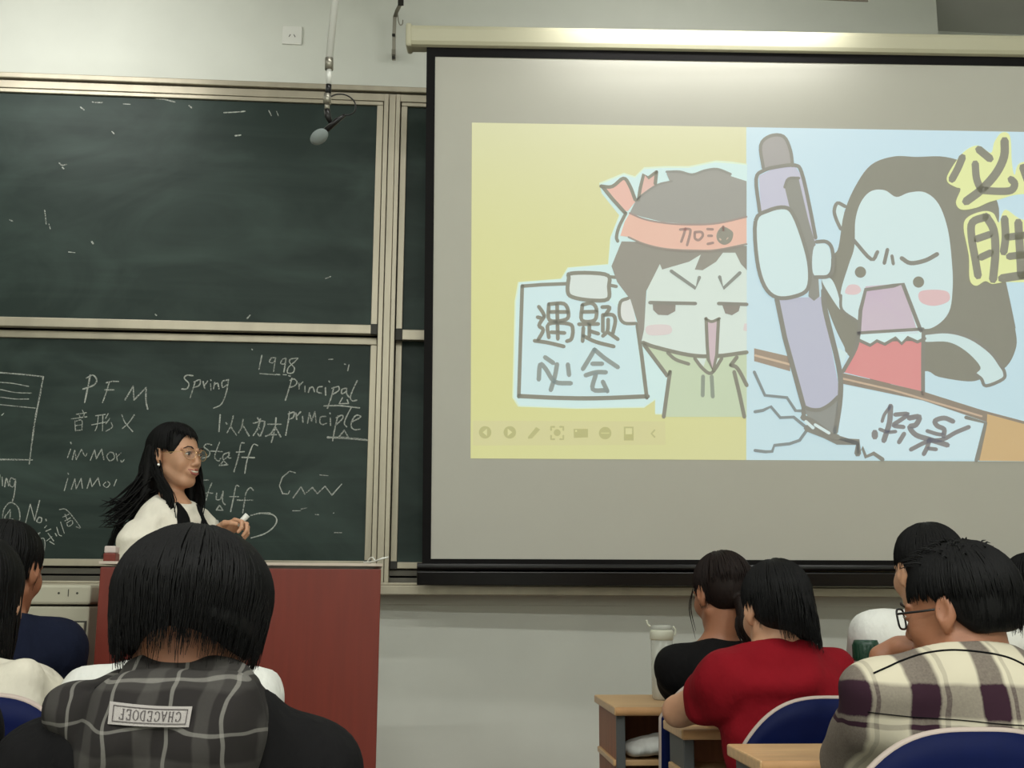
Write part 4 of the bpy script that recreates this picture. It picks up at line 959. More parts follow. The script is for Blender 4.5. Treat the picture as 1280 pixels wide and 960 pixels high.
def joints_seated(neck, sw, yaw=0, lean=-.02, drop=.03, seat=.47, legyaw=0, chestback=.0, reach=.20, legr=.33):
    """seated figure from the neck base down; sw = shoulder half-width"""
    c, s_ = math.cos(yaw), math.sin(yaw); rx = V3(c, s_, 0); f = V3(-s_, c, 0)
    J = dict(neck=neck, fwd=f)
    pel = neck-f*(lean+.05)-V3(0, 0, neck[2]-seat-.135)
    J['pelvis'] = pel; J['chest'] = neck*.62+pel*.38-f*(.015+chestback)
    J['SL'] = neck-rx*sw-V3(0, 0, drop); J['SR'] = neck+rx*sw-V3(0, 0, drop)
    for q, sg in (('L', -1), ('R', 1)):
        J['hip'+q] = pel+rx*sg*.085+V3(0, 0, -.03)+f*.03; J['kn'+q] = J['hip'+q]+f*legr+rx*sg*.0-V3(0, 0, .0); J['kn'+q][2] = seat+.045
        J['an'+q] = J['kn'+q]+f*.02; J['an'+q][2] = .085
        J['E'+q] = J['S'+q]+f*.17-rx*sg*.015-V3(0, 0, .21); J['E'+q][2] = max(J['E'+q][2], .83); J['W'+q] = J['E'+q]+f*reach-rx*sg*.09; J['W'+q][2] = .845
    return J
def capbase(H, R, s, hairline=.1, ext=None, rad=(.079, .099, .089), h=.0045, m='hair', cut=True, box_=None, nape=-.055):
    """solid hair mass under the locks"""
    lo = H-V3(.16, .17, .17)*s; hi = H+V3(.16, .17, .17)*s
    if box_ is not None: lo, hi = box_
    S = SDF(lo, hi, h); W = lambda p: H+R@(np.array(p, float)*s)
    S.ell(W((0, -.014, .036)), np.array(rad)*s, R, .01)
    S.ell(W((0, -.045, -.0)), V3(.068, .062, .07)*s, R, .03)
    if ext: ext(S, W)
    n = R@V3(0, .75, -.66)
    if cut: S.plane(W((0, .045, .03)), n, .01)
    if nape is not None: S.plane(W((0, 0, nape)), R@V3(0, .0, -1), .01)
    return S
def addhair(par, S, bm, m='hair', label=None, name='hair'):
    P, F = S.mesh(); A = bm
    o = mesh_obj(name, P, F, M[m], par, label=label)
    if bm is not None:
        bm.transform(wmat(par).inverted())
        b2 = bmesh.new(); b2.from_mesh(o.data)
        me2 = bpy.data.meshes.new('t'); bm.to_mesh(me2); bm.free(); b2.from_mesh(me2); bpy.data.meshes.remove(me2)
        for f in b2.faces: f.smooth = True
        b2.to_mesh(o.data); b2.free()
    return o
def W3(p): return np.array(p, float)
def pt(x, y, Y): return W3(at(x, y, Y))
# ---- small face pieces
def facebits(par, H, R, s=1.0, smile=False, lids=True):
    W = lambda x, y, z: Vector(H+R@(V3(x, y, z)*s))
    Rm = Matrix([list(q) for q in R])
    def el(bm, c, r, rot=None):
        q = bmesh.ops.create_uvsphere(bm, u_segments=16, v_segments=10, radius=1)
        T = Matrix.Translation(W(*c)) @ Rm.to_4x4() @ (rot or Matrix.Identity(4)) @ Matrix.Diagonal((*[v*s for v in r], 1)); bmesh.ops.transform(bm, matrix=T, verts=q['verts'])
    for q in (-1, 1):
        bm = B(); el(bm, (q*.031, .0875, .006), (.0135, .0105, .005)); e = fin('eye', bm, M['eye'], par, smooth=True)
        bm = B(); el(bm, (q*.031, .0945, .006), (.0066, .0046, .0060)); fin('iris', bm, M['iris'], e, smooth=True)
        bm = B(); tube(bm, [W(q*.0165, .0945, .006), W(q*.024, .0985, .0115), W(q*.032, .0985, .013), W(q*.040, .095, .011), W(q*.046, .089, .006)], [.0008, .0013, .0015, .0014, .0007], 6); fin('eyelid', bm, M['brow'], e, smooth=True)
        bm = B(); tube(bm, [W(q*.014, .1005, .025), W(q*.026, .101, .031), W(q*.038, .095, .032), W(q*.050, .084, .025)], [.0018, .0028, .0026, .001], 8); fin('eyebrow', bm, M['brow'], par, smooth=True)
    up_ = .006 if smile else 0
    bm = B(); tube(bm, [W(-.026, .0905, -.056+up_), W(-.014, .1005, -.0525), W(-.004, .1045, -.0505), W(0, .1045, -.0515), W(.004, .1045, -.0505), W(.014, .1005, -.0525), W(.026, .0905, -.056+up_)], [.001, .0028, .0034, .003, .0034, .0028, .001], 8)
    tube(bm, [W(-.026, .0905, -.056+up_), W(-.014, .1, -.065), W(0, .1035, -.0675), W(.014, .1, -.065), W(.026, .0905, -.056+up_)], [.001, .0035, .0042, .0035, .001], 8); fin('lips', bm, M['lip'], par, smooth=True)
    if smile:
        bm = B(); tube(bm, [W(-.018, .0975, -.0565+.002), W(-.008, .1025, -.0585), W(0, .1035, -.059), W(.008, .1025, -.0585), W(.018, .0975, -.0565+.002)], [.0014, .003, .0032, .003, .0014], 8); fin('teeth', bm, M['teeth'], par, smooth=True)
def glasses(par, H, R, s, m, rw=.022, rh=.018, t=.0012, square=False, glass=True):
    W = lambda x, y, z: Vector(H+R@(V3(x, y, z)*s))
    g = root('spectacles', tuple(W(0, .1, .006)), '', 'x'); del g['label']; del g['category']
    g.parent = par; g.matrix_parent_inverse = Matrix.Identity(4); g.location = wmat(par).inverted() @ W(0, .1, .006)
    bm = B(); n = 28
    for q in (-1, 1):
        pts = []
        for k in range(n+1):
            a = 2*pi*k/n; cx, cz = math.cos(a), math.sin(a)
            if square: cx = math.copysign(abs(cx)**.55, cx); cz = math.copysign(abs(cz)**.55, cz)
            pts.append(W(q*.033+cx*rw, .110-.010*abs(q*.033+cx*rw)/.05, .003+cz*rh))
        tube(bm, pts, t*s, 8)
        tube(bm, [W(q*.054, .1, .010), W(q*.074, .088, .011), W(q*.080, .04, .009), W(q*.082, .0, .008)], t*s*1.1, 8)
    tube(bm, [W(-.012, .108, .008), W(0, .112, .011), W(.012, .108, .008)], t*s, 8)
    fin('frame', bm, m, g, smooth=True, join=True)
    if glass:
        for q in (-1, 1):
            bm = B(); vs = []
            for k in range(n):
                a = 2*pi*k/n; cx, cz = math.cos(a), math.sin(a)
                if square: cx = math.copysign(abs(cx)**.55, cx); cz = math.copysign(abs(cz)**.55, cz)
                vs.append(bm.verts.new(W(q*.033+cx*rw*.97, .110-.010*abs(q*.033+cx*rw)/.05, .003+cz*rh*.97)))
            bm.faces.new(vs); fin('lens', bm, M['lens'], g)
M['lens'] = mat('spectacle_lens', (235, 240, 240), .03, alpha=.05, spec=.5)
M['goldrim'] = mat('gold_rim', (214, 178, 130), .25, .8); M['darkrim'] = mat('dark_rim', (22, 20, 22), .35)
M['pearl'] = mat('pearl', (240, 238, 232), .15)

# ================= teacher =================
H = pt(219, 571, 4.0); psi = math.radians(-121); R = rotm(psi, .02, .03); s = .95
N = pt(217, 641, 4.0)
J = dict(neck=N, SR=pt(181, 672, 3.88), SL=pt(246, 658, 4.10), floor=.16)
pel = V3(N[0]-.0, N[1], 1.05); J['pelvis'] = pel; J['chest'] = N*.62+pel*.38; tf = V3(.8, -.6, 0); tx = V3(-.6, -.8, 0); J['fwd'] = tf; J['bust'] = 1; J['bw'] = .85; J['nw'] = .78; J['jw'] = .88
J['ER'] = pt(168, 745, 3.84); J['WR'] = pt(215, 790, 3.84); J['EL'] = pt(250, 722, 4.02); J['WL'] = pt(277, 664, 3.86)
for q, sg in (('L', -1), ('R', 1)):
    J['hip'+q] = pel+tx*sg*.085-V3(0, 0, .05); J['kn'+q] = pel+tx*sg*.08; J['kn'+q][2] = .64; J['an'+q] = pel+tx*sg*.08; J['an'+q][2] = .255
hd = pt(304, 652, 3.84)-J['WL']
wr = J['WR']
teacher = person('person', 'long-haired woman in glasses, white blouse and black vest, chalk in hand, before chalkboard', H, R, J, 'skinp', None, s, hh=.0028, h=.012,
                 hands=[(J['WL'], hd, W3(Up*-.55)+V3(.1, -.45, 0)+0*hd, dict(s=.86, curl=.95, thumb=-1)), (wr, V3(.9, -.1, -.35), V3(0, .3, -1), dict(s=.86, curl=.4, thumb=1))])
facebits(teacher, H, R, s, True); glasses(teacher, H, R, s, M['goldrim'], .0235, .0195, .0011)
bm = B(); q = bmesh.ops.create_uvsphere(bm, u_segments=12, v_segments=8, radius=.0055); bmesh.ops.translate(bm, vec=Vector(H+R@(V3(.086, .004, -.036)*s)), verts=q['verts']); fin('pearl_earring', bm, M['pearl'], teacher, smooth=True)
def puffs(S):
    S.ell(J['SR']+V3(-.012, -.005, -.035), (.078, .075, .088), None, .03); S.ell(J['SL']+V3(.004, 0, -.03), (.060, .066, .08), None, .03)
    S.cap(N-V3(0, 0, .02), N+V3(0, 0, .035), .060, .050, .02)
garment('blouse', teacher, J, ('torso',), .009, 'c_cream', .0045, 50, 2, .0065, cuts=[(N+V3(0, 0, .052)+tf*.0, V3(0, 0, 1)+tf*.35)], extra=puffs, box_=(pel-.22, N+V3(.26, .26, .12)))
def vestcut(S):
    side = tx; S.plane(J['SR']-tx*.048, tx+V3(0, 0, .25)); S.plane(J['SL']+tx*.048, -tx+V3(0, 0, .25))
    S.cap(N+tf*.06+V3(0, 0, .06), N+tf*.13-V3(0, 0, .13), .055, .004, .012, 'sub')
garment('vest', teacher, J, ('torso',), .017, 'c_vest', .0015, 30, 3, .007, extra=vestcut, box_=(pel-.22, N+V3(.24, .24, .1)))
bm = B()                                               # collar points and ribbon
for q in (-1, 1):
    a = N+tf*.062+V3(0, 0, .012)
    P3 = [N+tx*q*.052+tf*.02+V3(0, 0, .028), N+tf*.078+tx*q*.006-V3(0, 0, .022), N+tf*.088+tx*q*.040-V3(0, 0, .062), N+tx*q*.066+tf*.045-V3(0, 0, .004)]
    vs = [bm.verts.new(Vector(p)) for p in P3]+[bm.verts.new(Vector(p+tf*.004)) for p in P3]
    for f in ((0, 1, 2, 3), (7, 6, 5, 4), (0, 4, 5, 1), (1, 5, 6, 2), (2, 6, 7, 3), (3, 7, 4, 0)): bm.faces.new([vs[k] for k in f])
fin('collar', bm, M['c_cream'], teacher)
bm = B(); c = N+tf*.094-V3(0, 0, .045)
for q in (-1, 1):
    tube(bm, [Vector(c), Vector(c+tx*q*.012-V3(0, 0, .05)), Vector(c+tx*q*.016-V3(0, 0, .10))], [.005, .007, .006], 8)
    tube(bm, [Vector(c), Vector(c+tx*q*.02+V3(0, 0, .006)), Vector(c+tx*q*.034)], [.005, .010, .006], 8)
fin('neck_ribbon', bm, M['c_vest'], teacher, smooth=True, join=True)
lw = R.T@V3(-1, 0, 0)
def sw_t(q, dz, phi, s_):
    a = .0
    if 1.0 < phi < 1.45: return V3(.012*min(1, dz/.1), .105*min(1, dz/.17)**1.5, 0)
    if -1.0 < phi < 1.9: a = .30*max(0, dz-.10)*(1.35 if phi > .3 else .8)
    o = lw*a
    fr = V3(0, .035*min(1, dz/.15), 0) if abs(phi) > 1.45 else V3(0, -.006, 0)
    side = V3(.012*np.sign(phi)*min(1, dz/.1), 0, 0)
    return o+fr+side
def z_t(phi):
    a = abs(phi)
    if a > 2.15: return .078+.02*(3.14-a)
    if a > 1.95: return .03+random.uniform(0, .05)
    if phi > 1.42: return .018
    return -.36 if a < 1.6 else -.33
def ext_t(S, W):
    S.ell(W((0, -.055, -.06)), V3(.074, .05, .10)*s, R, .03); S.cap(W((.0, -.08, -.10)), W((.03, -.09, -.30)), .055, .035, .03)
    S.cap(W((.066, -.05, .02)), W((.088, -.055, -.15)), .020, .018, .02); S.cap(W((-.072, -.01, .02)), W((-.082, .01, -.15)), .016, .016, .02)
S_ = capbase(H, R, s, ext=ext_t, nape=None, rad=(.080, .100, .090), box_=(H-V3(.25, .25, .40), H+V3(.2, .2, .18)), cut=False, h=.006)
Wt = lambda p: H+R@(V3(*p)*s)
S_.ell(Wt((0, .085, -.030)), V3(.0635, .075, .112)*s, R, .008, 'sub')
S_.ell(Wt((.085, .012, -.012)), V3(.026, .034, .044)*s, R, .006, 'sub')
bm = locks(H, R, s, 1100, z_t, (.081, .101, .091), thick=.0034, taper_in=.03, swing=sw_t, seed=3, th0=.05, wob=.006)
rg = random.Random(5)
for i in range(60):                                    # blown strands
    a = Wt((.075+rg.uniform(-.03, .02), -.06+rg.uniform(-.04, .04), -.05-rg.uniform(0, .12))); e = pt(122+rg.uniform(0, 26), 650+rg.uniform(-28, 10), 3.95)
    mid = a*.5+e*.5+V3(-.01, 0, -.03+rg.uniform(-.02, .03)); tube(bm, smooth_pts([a, mid, e], False, 4), [.0036]*3+[.003]*3+[.0024, .0015, .0008], 4, False)
addhair(teacher, S_, bm)
garment('trousers', teacher, J, ('legs',), .014, 'c_trous', .003, 20, 1, .012)
bm = B()
for q in 'LR':
    a = J['an'+q]-V3(0, 0, .062); d = J['fwd']
    Mq = Matrix.Translation(Vector(a+d*.06)) @ Vector(d).to_track_quat('Y', 'Z').to_matrix().to_4x4()
    box(bm, -.042, .042, -.12, .13, -.033, .02, .02, Mq)
fin('shoes', bm, M['shoe'], teacher, smooth=True)
# chalk stick in her hand
ck = root('chalk_stick', tuple(pt(303, 650, 3.83)), "short thick white chalk stick in the teacher's hand", 'chalk')
bm = B(); tube(bm, [Vector(pt(297, 657, 3.83)), Vector(pt(309.5, 643.5, 3.83))], .0095, 14); fin('stick', bm, M['white'], ck, smooth=True)

def zshort(back, side, front=.075):
    def f(phi):
        a = abs(phi)
        if a < 1.0: return back+random.uniform(-.006, .006)
        if a < 1.9: return side+random.uniform(-.008, .01)
        return front+random.uniform(-.02, .02)
    return f
def seated(name_label, H, R, neck, sw, yaw, skin, top, topname, slv=.55, inf=.012, amp=.003, fx=22, seed=1, EL=None, WL=None, ER=None, WR=None, SL=None, SR=None, hands=None, full=False, extra=None, h=.009, hh=.005, s=1.0, cutz=.02, toplabel=None, gh=.0075, **kw):
    J = joints_seated(neck, sw, yaw, **kw)
    if SL is not None: J['SL'] = SL
    if SR is not None: J['SR'] = SR
    if EL is not None: J['EL'] = EL
    if WL is not None: J['WL'] = WL
    if ER is not None: J['ER'] = ER
    if WR is not None: J['WR'] = WR
    J['slv'] = slv; f = J['fwd']
    hs = hands if hands is not None else [(J['WL'], f+V3(0, 0, -.02), V3(0, .2, -1), dict(curl=.15, thumb=1)), (J['WR'], f+V3(0, 0, -.02), V3(0, .2, -1), dict(curl=.15, thumb=-1))]
    p = person('person', name_label, H, R, J, skin, None, s, h=.013, hh=hh, hands=hs)
    facebits(p, H, R, s)
    parts = ('torso', 'lowL', 'lowR') if full else ('torso', 'upL', 'upR')
    cuts = [(neck+V3(0, 0, cutz), V3(0, 0, 1)+f*.45)]
    def ex_(S):
        if extra: extra(S)
        if not full:
            for q in 'LR':
                d = J['E'+q]-J['S'+q]; L = np.linalg.norm(d)
    garment(topname, p, J, parts, inf, top, amp, fx, seed, gh, cuts=cuts, extra=ex_, label=toplabel)
    garment('trousers', p, J, ('legs',), .014, 'c_trous', .003, 20, 1, .013)
    bm = B()
    for q in 'LR':
        a = J['an'+q]-V3(0, 0, .052); Mq = Matrix.Translation(Vector(a+f*.06)) @ Vector(f).to_track_quat('Y', 'Z').to_matrix().to_4x4()
        box(bm, -.042, .042, -.11, .13, -.033, .03, .02, Mq)
    fin('shoes', bm, M['shoe'], p, smooth=True)
    return p, J

# ================= student in the plaid hood, foreground =================
H = pt(240, 784, 1.52); R = rotm(-.05, .26, .02); s = 1.0
neck = pt(222, 900, 1.50)
def hood(S): pass
fg, J = seated('black bobbed student in dark jacket with grey plaid hood, largest in foreground', H, R, neck, .153, 0, 'skinw', 'c_jacket', 'jacket', full=True, inf=.016, amp=.006, drop=.074, cutz=.03)
lo = pt(20, 1010, 1.30); hi = pt(380, 790, 1.72); lo2 = np.minimum(lo, hi)-.03; hi2 = np.maximum(lo, hi)+.03
S_ = SDF(lo2, hi2, .0042)
c = neck
for a, b_, r1, r2 in ((pt(94, 893, 1.47), pt(165, 925, 1.385), .036, .050), (pt(165, 925, 1.385), pt(270, 925, 1.385), .05, .05), (pt(270, 925, 1.385), pt(314, 893, 1.47), .050, .030),
                     (pt(100, 893, 1.47), pt(150, 862, 1.52), .032, .030), (pt(312, 893, 1.47), pt(290, 868, 1.54), .030, .026), (pt(165, 940, 1.39), pt(200, 985, 1.40), .055, .05), (pt(270, 935, 1.39), pt(225, 985, 1.40), .05, .05)):
    S_.cap(a, b_, r1, r2, .022)
S_.cap(pt(178, 868, 1.455), pt(280, 868, 1.455), .034, .034, .02); S_.cap(pt(180, 852, 1.47), pt(176, 868, 1.56), .026, .028, .02); S_.cap(pt(285, 858, 1.47), pt(300, 872, 1.56), .026, .026, .02)
S_.cap(pt(165, 884, 1.405), pt(280, 884, 1.405), .042, .042, .03)
S_.cap(pt(178, 846, 1.462), pt(282, 846, 1.462), .026, .026, .015)
S_.folds(.0045, 34, 4, (1, .2, -.9))
P_, F_q = S_.mesh(); hoodo = mesh_obj('hood', P_, F_q, M['c_hood'], fg, label='grey plaid hood with pale stripes')
# sewn label: follows the hood's surface
from mathutils.bvhtree import BVHTree
bvh = BVHTree.FromPolygons([Vector(p) for p in P_], [list(map(int, f)) for f in F_q])
CORN = [(137.5, 877), (240.5, 883.5), (236, 909.5), (134.5, 905.5)]
def uvpx(u, v):
    x = (CORN[0][0]*(1-u)+CORN[1][0]*u)*(1-v)+(CORN[3][0]*(1-u)+CORN[2][0]*u)*v
    y = (CORN[0][1]*(1-u)+CORN[1][1]*u)*(1-v)+(CORN[3][1]*(1-u)+CORN[2][1]*u)*v+2.2*math.sin(pi*u*1.0)*(1-.4*v)-.5
    return x, y
rows, rhs = [], []
for i in range(13):
    for j in range(5):
        u, v = i/12, j/4; h_ = bvh.ray_cast(CP, ray(*uvpx(u, v)).normalized())
        if h_[0] is not None: rows.append((1, u, v, u*u, u*v, v*v, u**3)); rhs.append(h_[3])
cf = np.linalg.lstsq(np.array(rows), np.array(rhs), rcond=None)[0]
res_ = np.array(rows)@cf-np.array(rhs); offp = max(0, res_.max())+.0015
def patch(u, v, lift=0):
    d = float(np.dot((1, u, v, u*u, u*v, v*v, u**3), cf))-offp-lift
    return CP+ray(*uvpx(u, v)).normalized()*d
def pgrid(bm, u0, u1, v0, v1, lift, n=14, m_=4):
    g = [[bm.verts.new(patch(u0+(u1-u0)*i/n, v0+(v1-v0)*j/m_, lift)) for i in range(n+1)] for j in range(m_+1)]
    for j in range(m_):
        for i in range(n): bm.faces.new((g[j][i], g[j][i+1], g[j+1][i+1], g[j+1][i]))
    return g
M['patch'] = mat('woven_label', (158, 152, 148), .9, bump=.4, bscale=900); M['thread'] = mat('dark_thread', (70, 64, 64), .9)
bm = B(); g0 = pgrid(bm, 0, 1, 0, 1, 0); g1 = pgrid(bm, 0, 1, 0, 1, -.002)
ring0 = g0[0]+[r_[-1] for r_ in g0[1:]]+g0[-1][::-1][1:]+[r_[0] for r_ in g0[1:-1]][::-1]; ring1 = g1[0]+[r_[-1] for r_ in g1[1:]]+g1[-1][::-1][1:]+[r_[0] for r_ in g1[1:-1]][::-1]
for i in range(len(ring0)): bm.faces.new((ring0[i], ring0[(i+1) % len(ring0)], ring1[(i+1) % len(ring0)], ring1[i]))
lab = fin('sewn_label', bm, M['patch'], fg, label='pale woven label with upside-down lettering')
bm = B()
for (u0, u1, v0, v1) in ((.045, .955, .13, .17), (.045, .955, .83, .87), (.045, .055, .13, .87), (.945, .955, .13, .87)): pgrid(bm, u0, u1, v0, v1, .001, 14, 4)
# serif capitals built from bars, read upside down: C H A C E D O E F
def arc(cx, cy, rx, ry, a0, a1, n=14): return [(cx+rx*math.cos(math.radians(a0+(a1-a0)*k/n)), cy+ry*math.sin(math.radians(a0+(a1-a0)*k/n))) for k in range(n+1)]
G = {'C': [arc(.5, .5, .45, .5, 50, 310), [(.80, .98), (.80, .72)], [(.80, .28), (.80, .05)]], 'H': [[(.2, 0), (.2, 1)], [(.8, 0), (.8, 1)], [(.2, .5), (.8, .5)], [(.05, 0), (.35, 0)], [(.65, 0), (.95, 0)], [(.05, 1), (.35, 1)], [(.65, 1), (.95, 1)]],
     'A': [[(.1, 0), (.5, 1)], [(.5, 1), (.9, 0)], [(.26, .35), (.74, .35)], [(0, 0), (.22, 0)], [(.75, 0), (1, 0)]], 'E': [[(.22, 0), (.22, 1)], [(.1, 0), (.85, 0)], [(.1, 1), (.8, 1)], [(.22, .52), (.62, .52)], [(.85, 0), (.85, .22)], [(.8, 1), (.8, .8)]],
     'D': [[(.2, 0), (.2, 1)], [(.05, 0), (.4, 0)]+arc(.4, .5, .5, .5, -90, 90)+[(.05, 1)]], 'O': [arc(.5, .5, .46, .5, 0, 360, 22)], 'F': [[(.25, 0), (.25, 1)], [(.1, 0), (.45, 0)], [(.1, 1), (.85, 1)], [(.25, .52), (.65, .52)], [(.85, 1), (.85, .8)]]}
word = 'CHACEDOEF'; cw = .086; x0 = .5-len(word)*cw/2
for i, chh in enumerate(word):
    for st in G[chh]:
        for k in range(len(st)-1):
            (ax_, ay_), (bx_, by_) = st[k], st[k+1]
            vert = abs(ay_-by_) > abs(ax_-bx_); wd_ = .0062 if vert else .0042
            def mp(p): return (x0+(i+.08+.80*p[0])*cw, .27+.46*p[1])
            A_, B_ = mp((ax_, ay_)), mp((bx_, by_)); asp = 4.0
            dx, dy = (B_[0]-A_[0])*asp, (B_[1]-A_[1]); L = math.hypot(dx, dy) or 1; nx_, ny_ = -dy/L*wd_*4/asp, dx/L*wd_*4
            q4 = [(A_[0]+nx_, A_[1]+ny_), (A_[0]-nx_, A_[1]-ny_), (B_[0]-nx_, B_[1]-ny_), (B_[0]+nx_, B_[1]+ny_)]
            for w_ in range(3):                                             # turned upside down
                l4 = [tuple(q4[i0][c]*(1-f_)+q4[i1][c]*f_ for c in (0, 1)) for i0, i1, f_ in ((0, 3, w_/3), (1, 2, w_/3), (1, 2, (w_+1)/3), (0, 3, (w_+1)/3))]
                bm.faces.new([bm.verts.new(patch(1-u, v, .001)) for (u, v) in l4])
o = finplane('label_lettering', bm, M['thread'], lab)
def z_fg(phi):
    a = abs(phi)
    if a < .75: return -.030+random.uniform(-.02, .012)
    if a < 2.2: return -.036+random.uniform(-.014, .014)
    return .03
S_ = capbase(H, R, s, rad=(.093, .108, .088), nape=-.036, h=.0045, cut=True)
S_.ell(H+R@V3(0, -.03, -.02), (.090, .082, .06), R, .03)
S_.plane(H+R@V3(0, 0, -.040), R@V3(0, -.25, -1), .01)
bm = locks(H, R, s, 2500, z_fg, (.098, .112, .090), thick=.0023, taper_in=.22, seed=11, th0=.05, wob=.004)
b2 = locks(H, R, s, 46, lambda p: (-.062+random.uniform(-.014, .012)) if abs(p) < 2.0 else None, (.090, .104, .088), thick=.0022, taper_in=.32, seed=12, th0=.05, wob=.006)
me_ = bpy.data.meshes.new('tmp'); b2.to_mesh(me_); b2.free(); bm.from_mesh(me_); bpy.data.meshes.remove(me_)
addhair(fg, S_, bm)

# ================= student in white directly before them =================
H = pt(228, 768, 2.32); R = rotm(0, .2)
p, J = seated('student in white top hidden behind the foreground student, only white shoulders showing', H, R, pt(216, 852, 2.30), .143, 0, 'skinp', 'c_white', 'shirt', drop=.035)
addhair(p, capbase(H, R, 1.0), locks(H, R, 1.0, 250, zshort(-.05, -.02), seed=21))

# ================= left rows =================
H = pt(8, 714, 3.02); R = rotm(-.22, .16)
p, J = seated('dark-haired student in navy top at the left, facing the podium cabinet', H, R, pt(4, 784, 3.00), .130, .08, 'skinw', 'c_navy', 'sweater', full=True, drop=.055, inf=.016, amp=.004, EL=pt(4, 784, 3.0)+V3(-.17, .10, -.27), ER=pt(4, 784, 3.0)+V3(.15, .10, -.27), WL=pt(4, 784, 3.0)+V3(-.09, .24, -.37), WR=pt(4, 784, 3.0)+V3(.03, .24, -.37))
def z_nv(phi):
    a = abs(phi)
    return (-.06 if a < .8 else (-.03 if phi < 0 else -.02)) if a < 2.0 else .06
addhair(p, capbase(H, R, 1.0), locks(H, R, 1.0, 800, z_nv, seed=31)); navy = J
H = pt(-30, 752, 2.33); R = rotm(-.1, .1)
def hoodw(S):
    S.cap(pt(-60, 850, 2.22), pt(30, 852, 2.22), .030, .034, .02); S.cap(pt(30, 852, 2.22), pt(55, 868, 2.26), .034, .024, .02); S.cap(pt(-30, 870, 2.2), pt(30, 885, 2.2), .045, .035, .02)
p, J = seated('student with long black hair and off-white hooded top at left edge', H, R, pt(-52, 850, 2.30), .132, 0, 'skinp', 'c_hoodw', 'hooded_top', full=True, drop=.045, inf=.016, amp=.004, extra=hoodw, cutz=.03, legr=.24, reach=.10)
addhair(p, capbase(H, R, 1.0, nape=None), locks(H, R, 1.0, 900, lambda a: -.145 if abs(a) < 1.9 else .07, seed=41, taper_in=.03))
H = pt(-190, 765, 1.52); R = rotm(0, .1)
p, J = seated('student in black sleeve cut off by the left edge, nearest on that side', H, R, pt(-200, 880, 1.50), .120, 0, 'skin', 'c_black', 'sweater', full=True, drop=.04, inf=.014, amp=.003)
addhair(p, capbase(H, R, 1.0), locks(H, R, 1.0, 200, zshort(-.05, -.02), seed=51))

# ================= ponytail student =================
H = pt(903, 743, 3.5); R = rotm(.32, .22, -.02); s = 1.02
p, J = seated('woman with brown low ponytail and black top in the front row', H, R, pt(894, 812, 3.5), .118, .15, 'skinw', 'c_black', 'top', slv=.7, drop=.055, seat=.41, EL=pt(847, 860, 3.62), WL=pt(902, 860, 3.74), inf=.013, cutz=.016, s=s); pony = J
def ext_p(S, W):
    S.ell(W((0, -.105, -.045)), V3(.022, .02, .018), R, .012)
    S.cap(W((-.01, -.112, -.05)), W((-.012, -.125, -.12)), .024, .032, .015); S.cap(W((-.012, -.125, -.12)), W((.0, -.115, -.22)), .032, .010, .015)
S_ = capbase(H, R, s, ext=ext_p, nape=None); S_.cap(H+R@V3(0, -.02, -.10), H+R@V3(0, -.03, -.085), .055, .05, .01, 'sub')
bm = locks(H, R, s, 520, lambda a: (-.035 if abs(a) < 1.0 else -.028) if abs(a) < 1.9 else .07, seed=61, taper_in=.25)
rg = random.Random(8)
for i in range(110):
    a = H+R@V3(rg.uniform(-.015, .015), -.115, -.045+rg.uniform(-.01, .01)); b_ = H+R@V3(-.012+rg.uniform(-.034, .034), -.13+rg.uniform(-.022, .022), -.12); e = H+R@V3(.0+rg.uniform(-.018, .018), -.115+rg.uniform(-.015, .015), -.21+rg.uniform(-.03, .02))
    tube(bm, smooth_pts([a, b_, e], False, 4), [.003]*6+[.002, .0015, .0006], 4, False)
for dx in (0, .006): tube(bm, smooth_pts([H+R@V3(-.072, .05, .03), H+R@V3(-.083-dx, .062, -.03), H+R@V3(-.080-dx, .058, -.10-dx*4)], False, 4), [.0018]*6+[.0012, .001, .0005], 4, False)
addhair(p, S_, bm, 'hairb', 'brown hair in a low ponytail')
bm = B(); tube(bm, [H+R@V3(0, -.098, -.044), H+R@V3(0, -.116, -.058)], .0215, 14); fin('hair_tie', bm, M['c_black'], p, smooth=True)

# ================= woman in red =================
H = pt(970, 764, 2.88); R = rotm(.18, .24); s = 1.0
p, J = seated('black-haired woman in red T-shirt resting her bare left arm on the desk', H, R, pt(972, 824, 2.86), .138, .05, 'skinp', 'c_red', 'tshirt', slv=.36, drop=.045, reach=.08, EL=pt(848, 889, 2.99), WL=pt(920, 886, 3.05), SL=pt(905, 858, 2.82), SR=pt(1038, 852, 2.88), inf=.015, amp=.009, fx=30, cutz=.028); red = J
def z_r(phi):
    a = abs(phi)
    if a > 1.9: return .07
    if phi < -1.15: return .01
    if phi < -.55: return -.045
    return -.085 if phi < .2 else -.105
def ext_r(S, W): S.cap(W((.03, -.06, -.02)), W((.05, -.06, -.085)), .042, .028, .03); S.cap(W((.062, -.02, -.02)), W((.072, -.03, -.10)), .024, .016, .02)
addhair(p, capbase(H, R, s, ext=ext_r, nape=-.09), locks(H, R, s, 1100, z_r, seed=71, taper_in=.0, thick=.003))

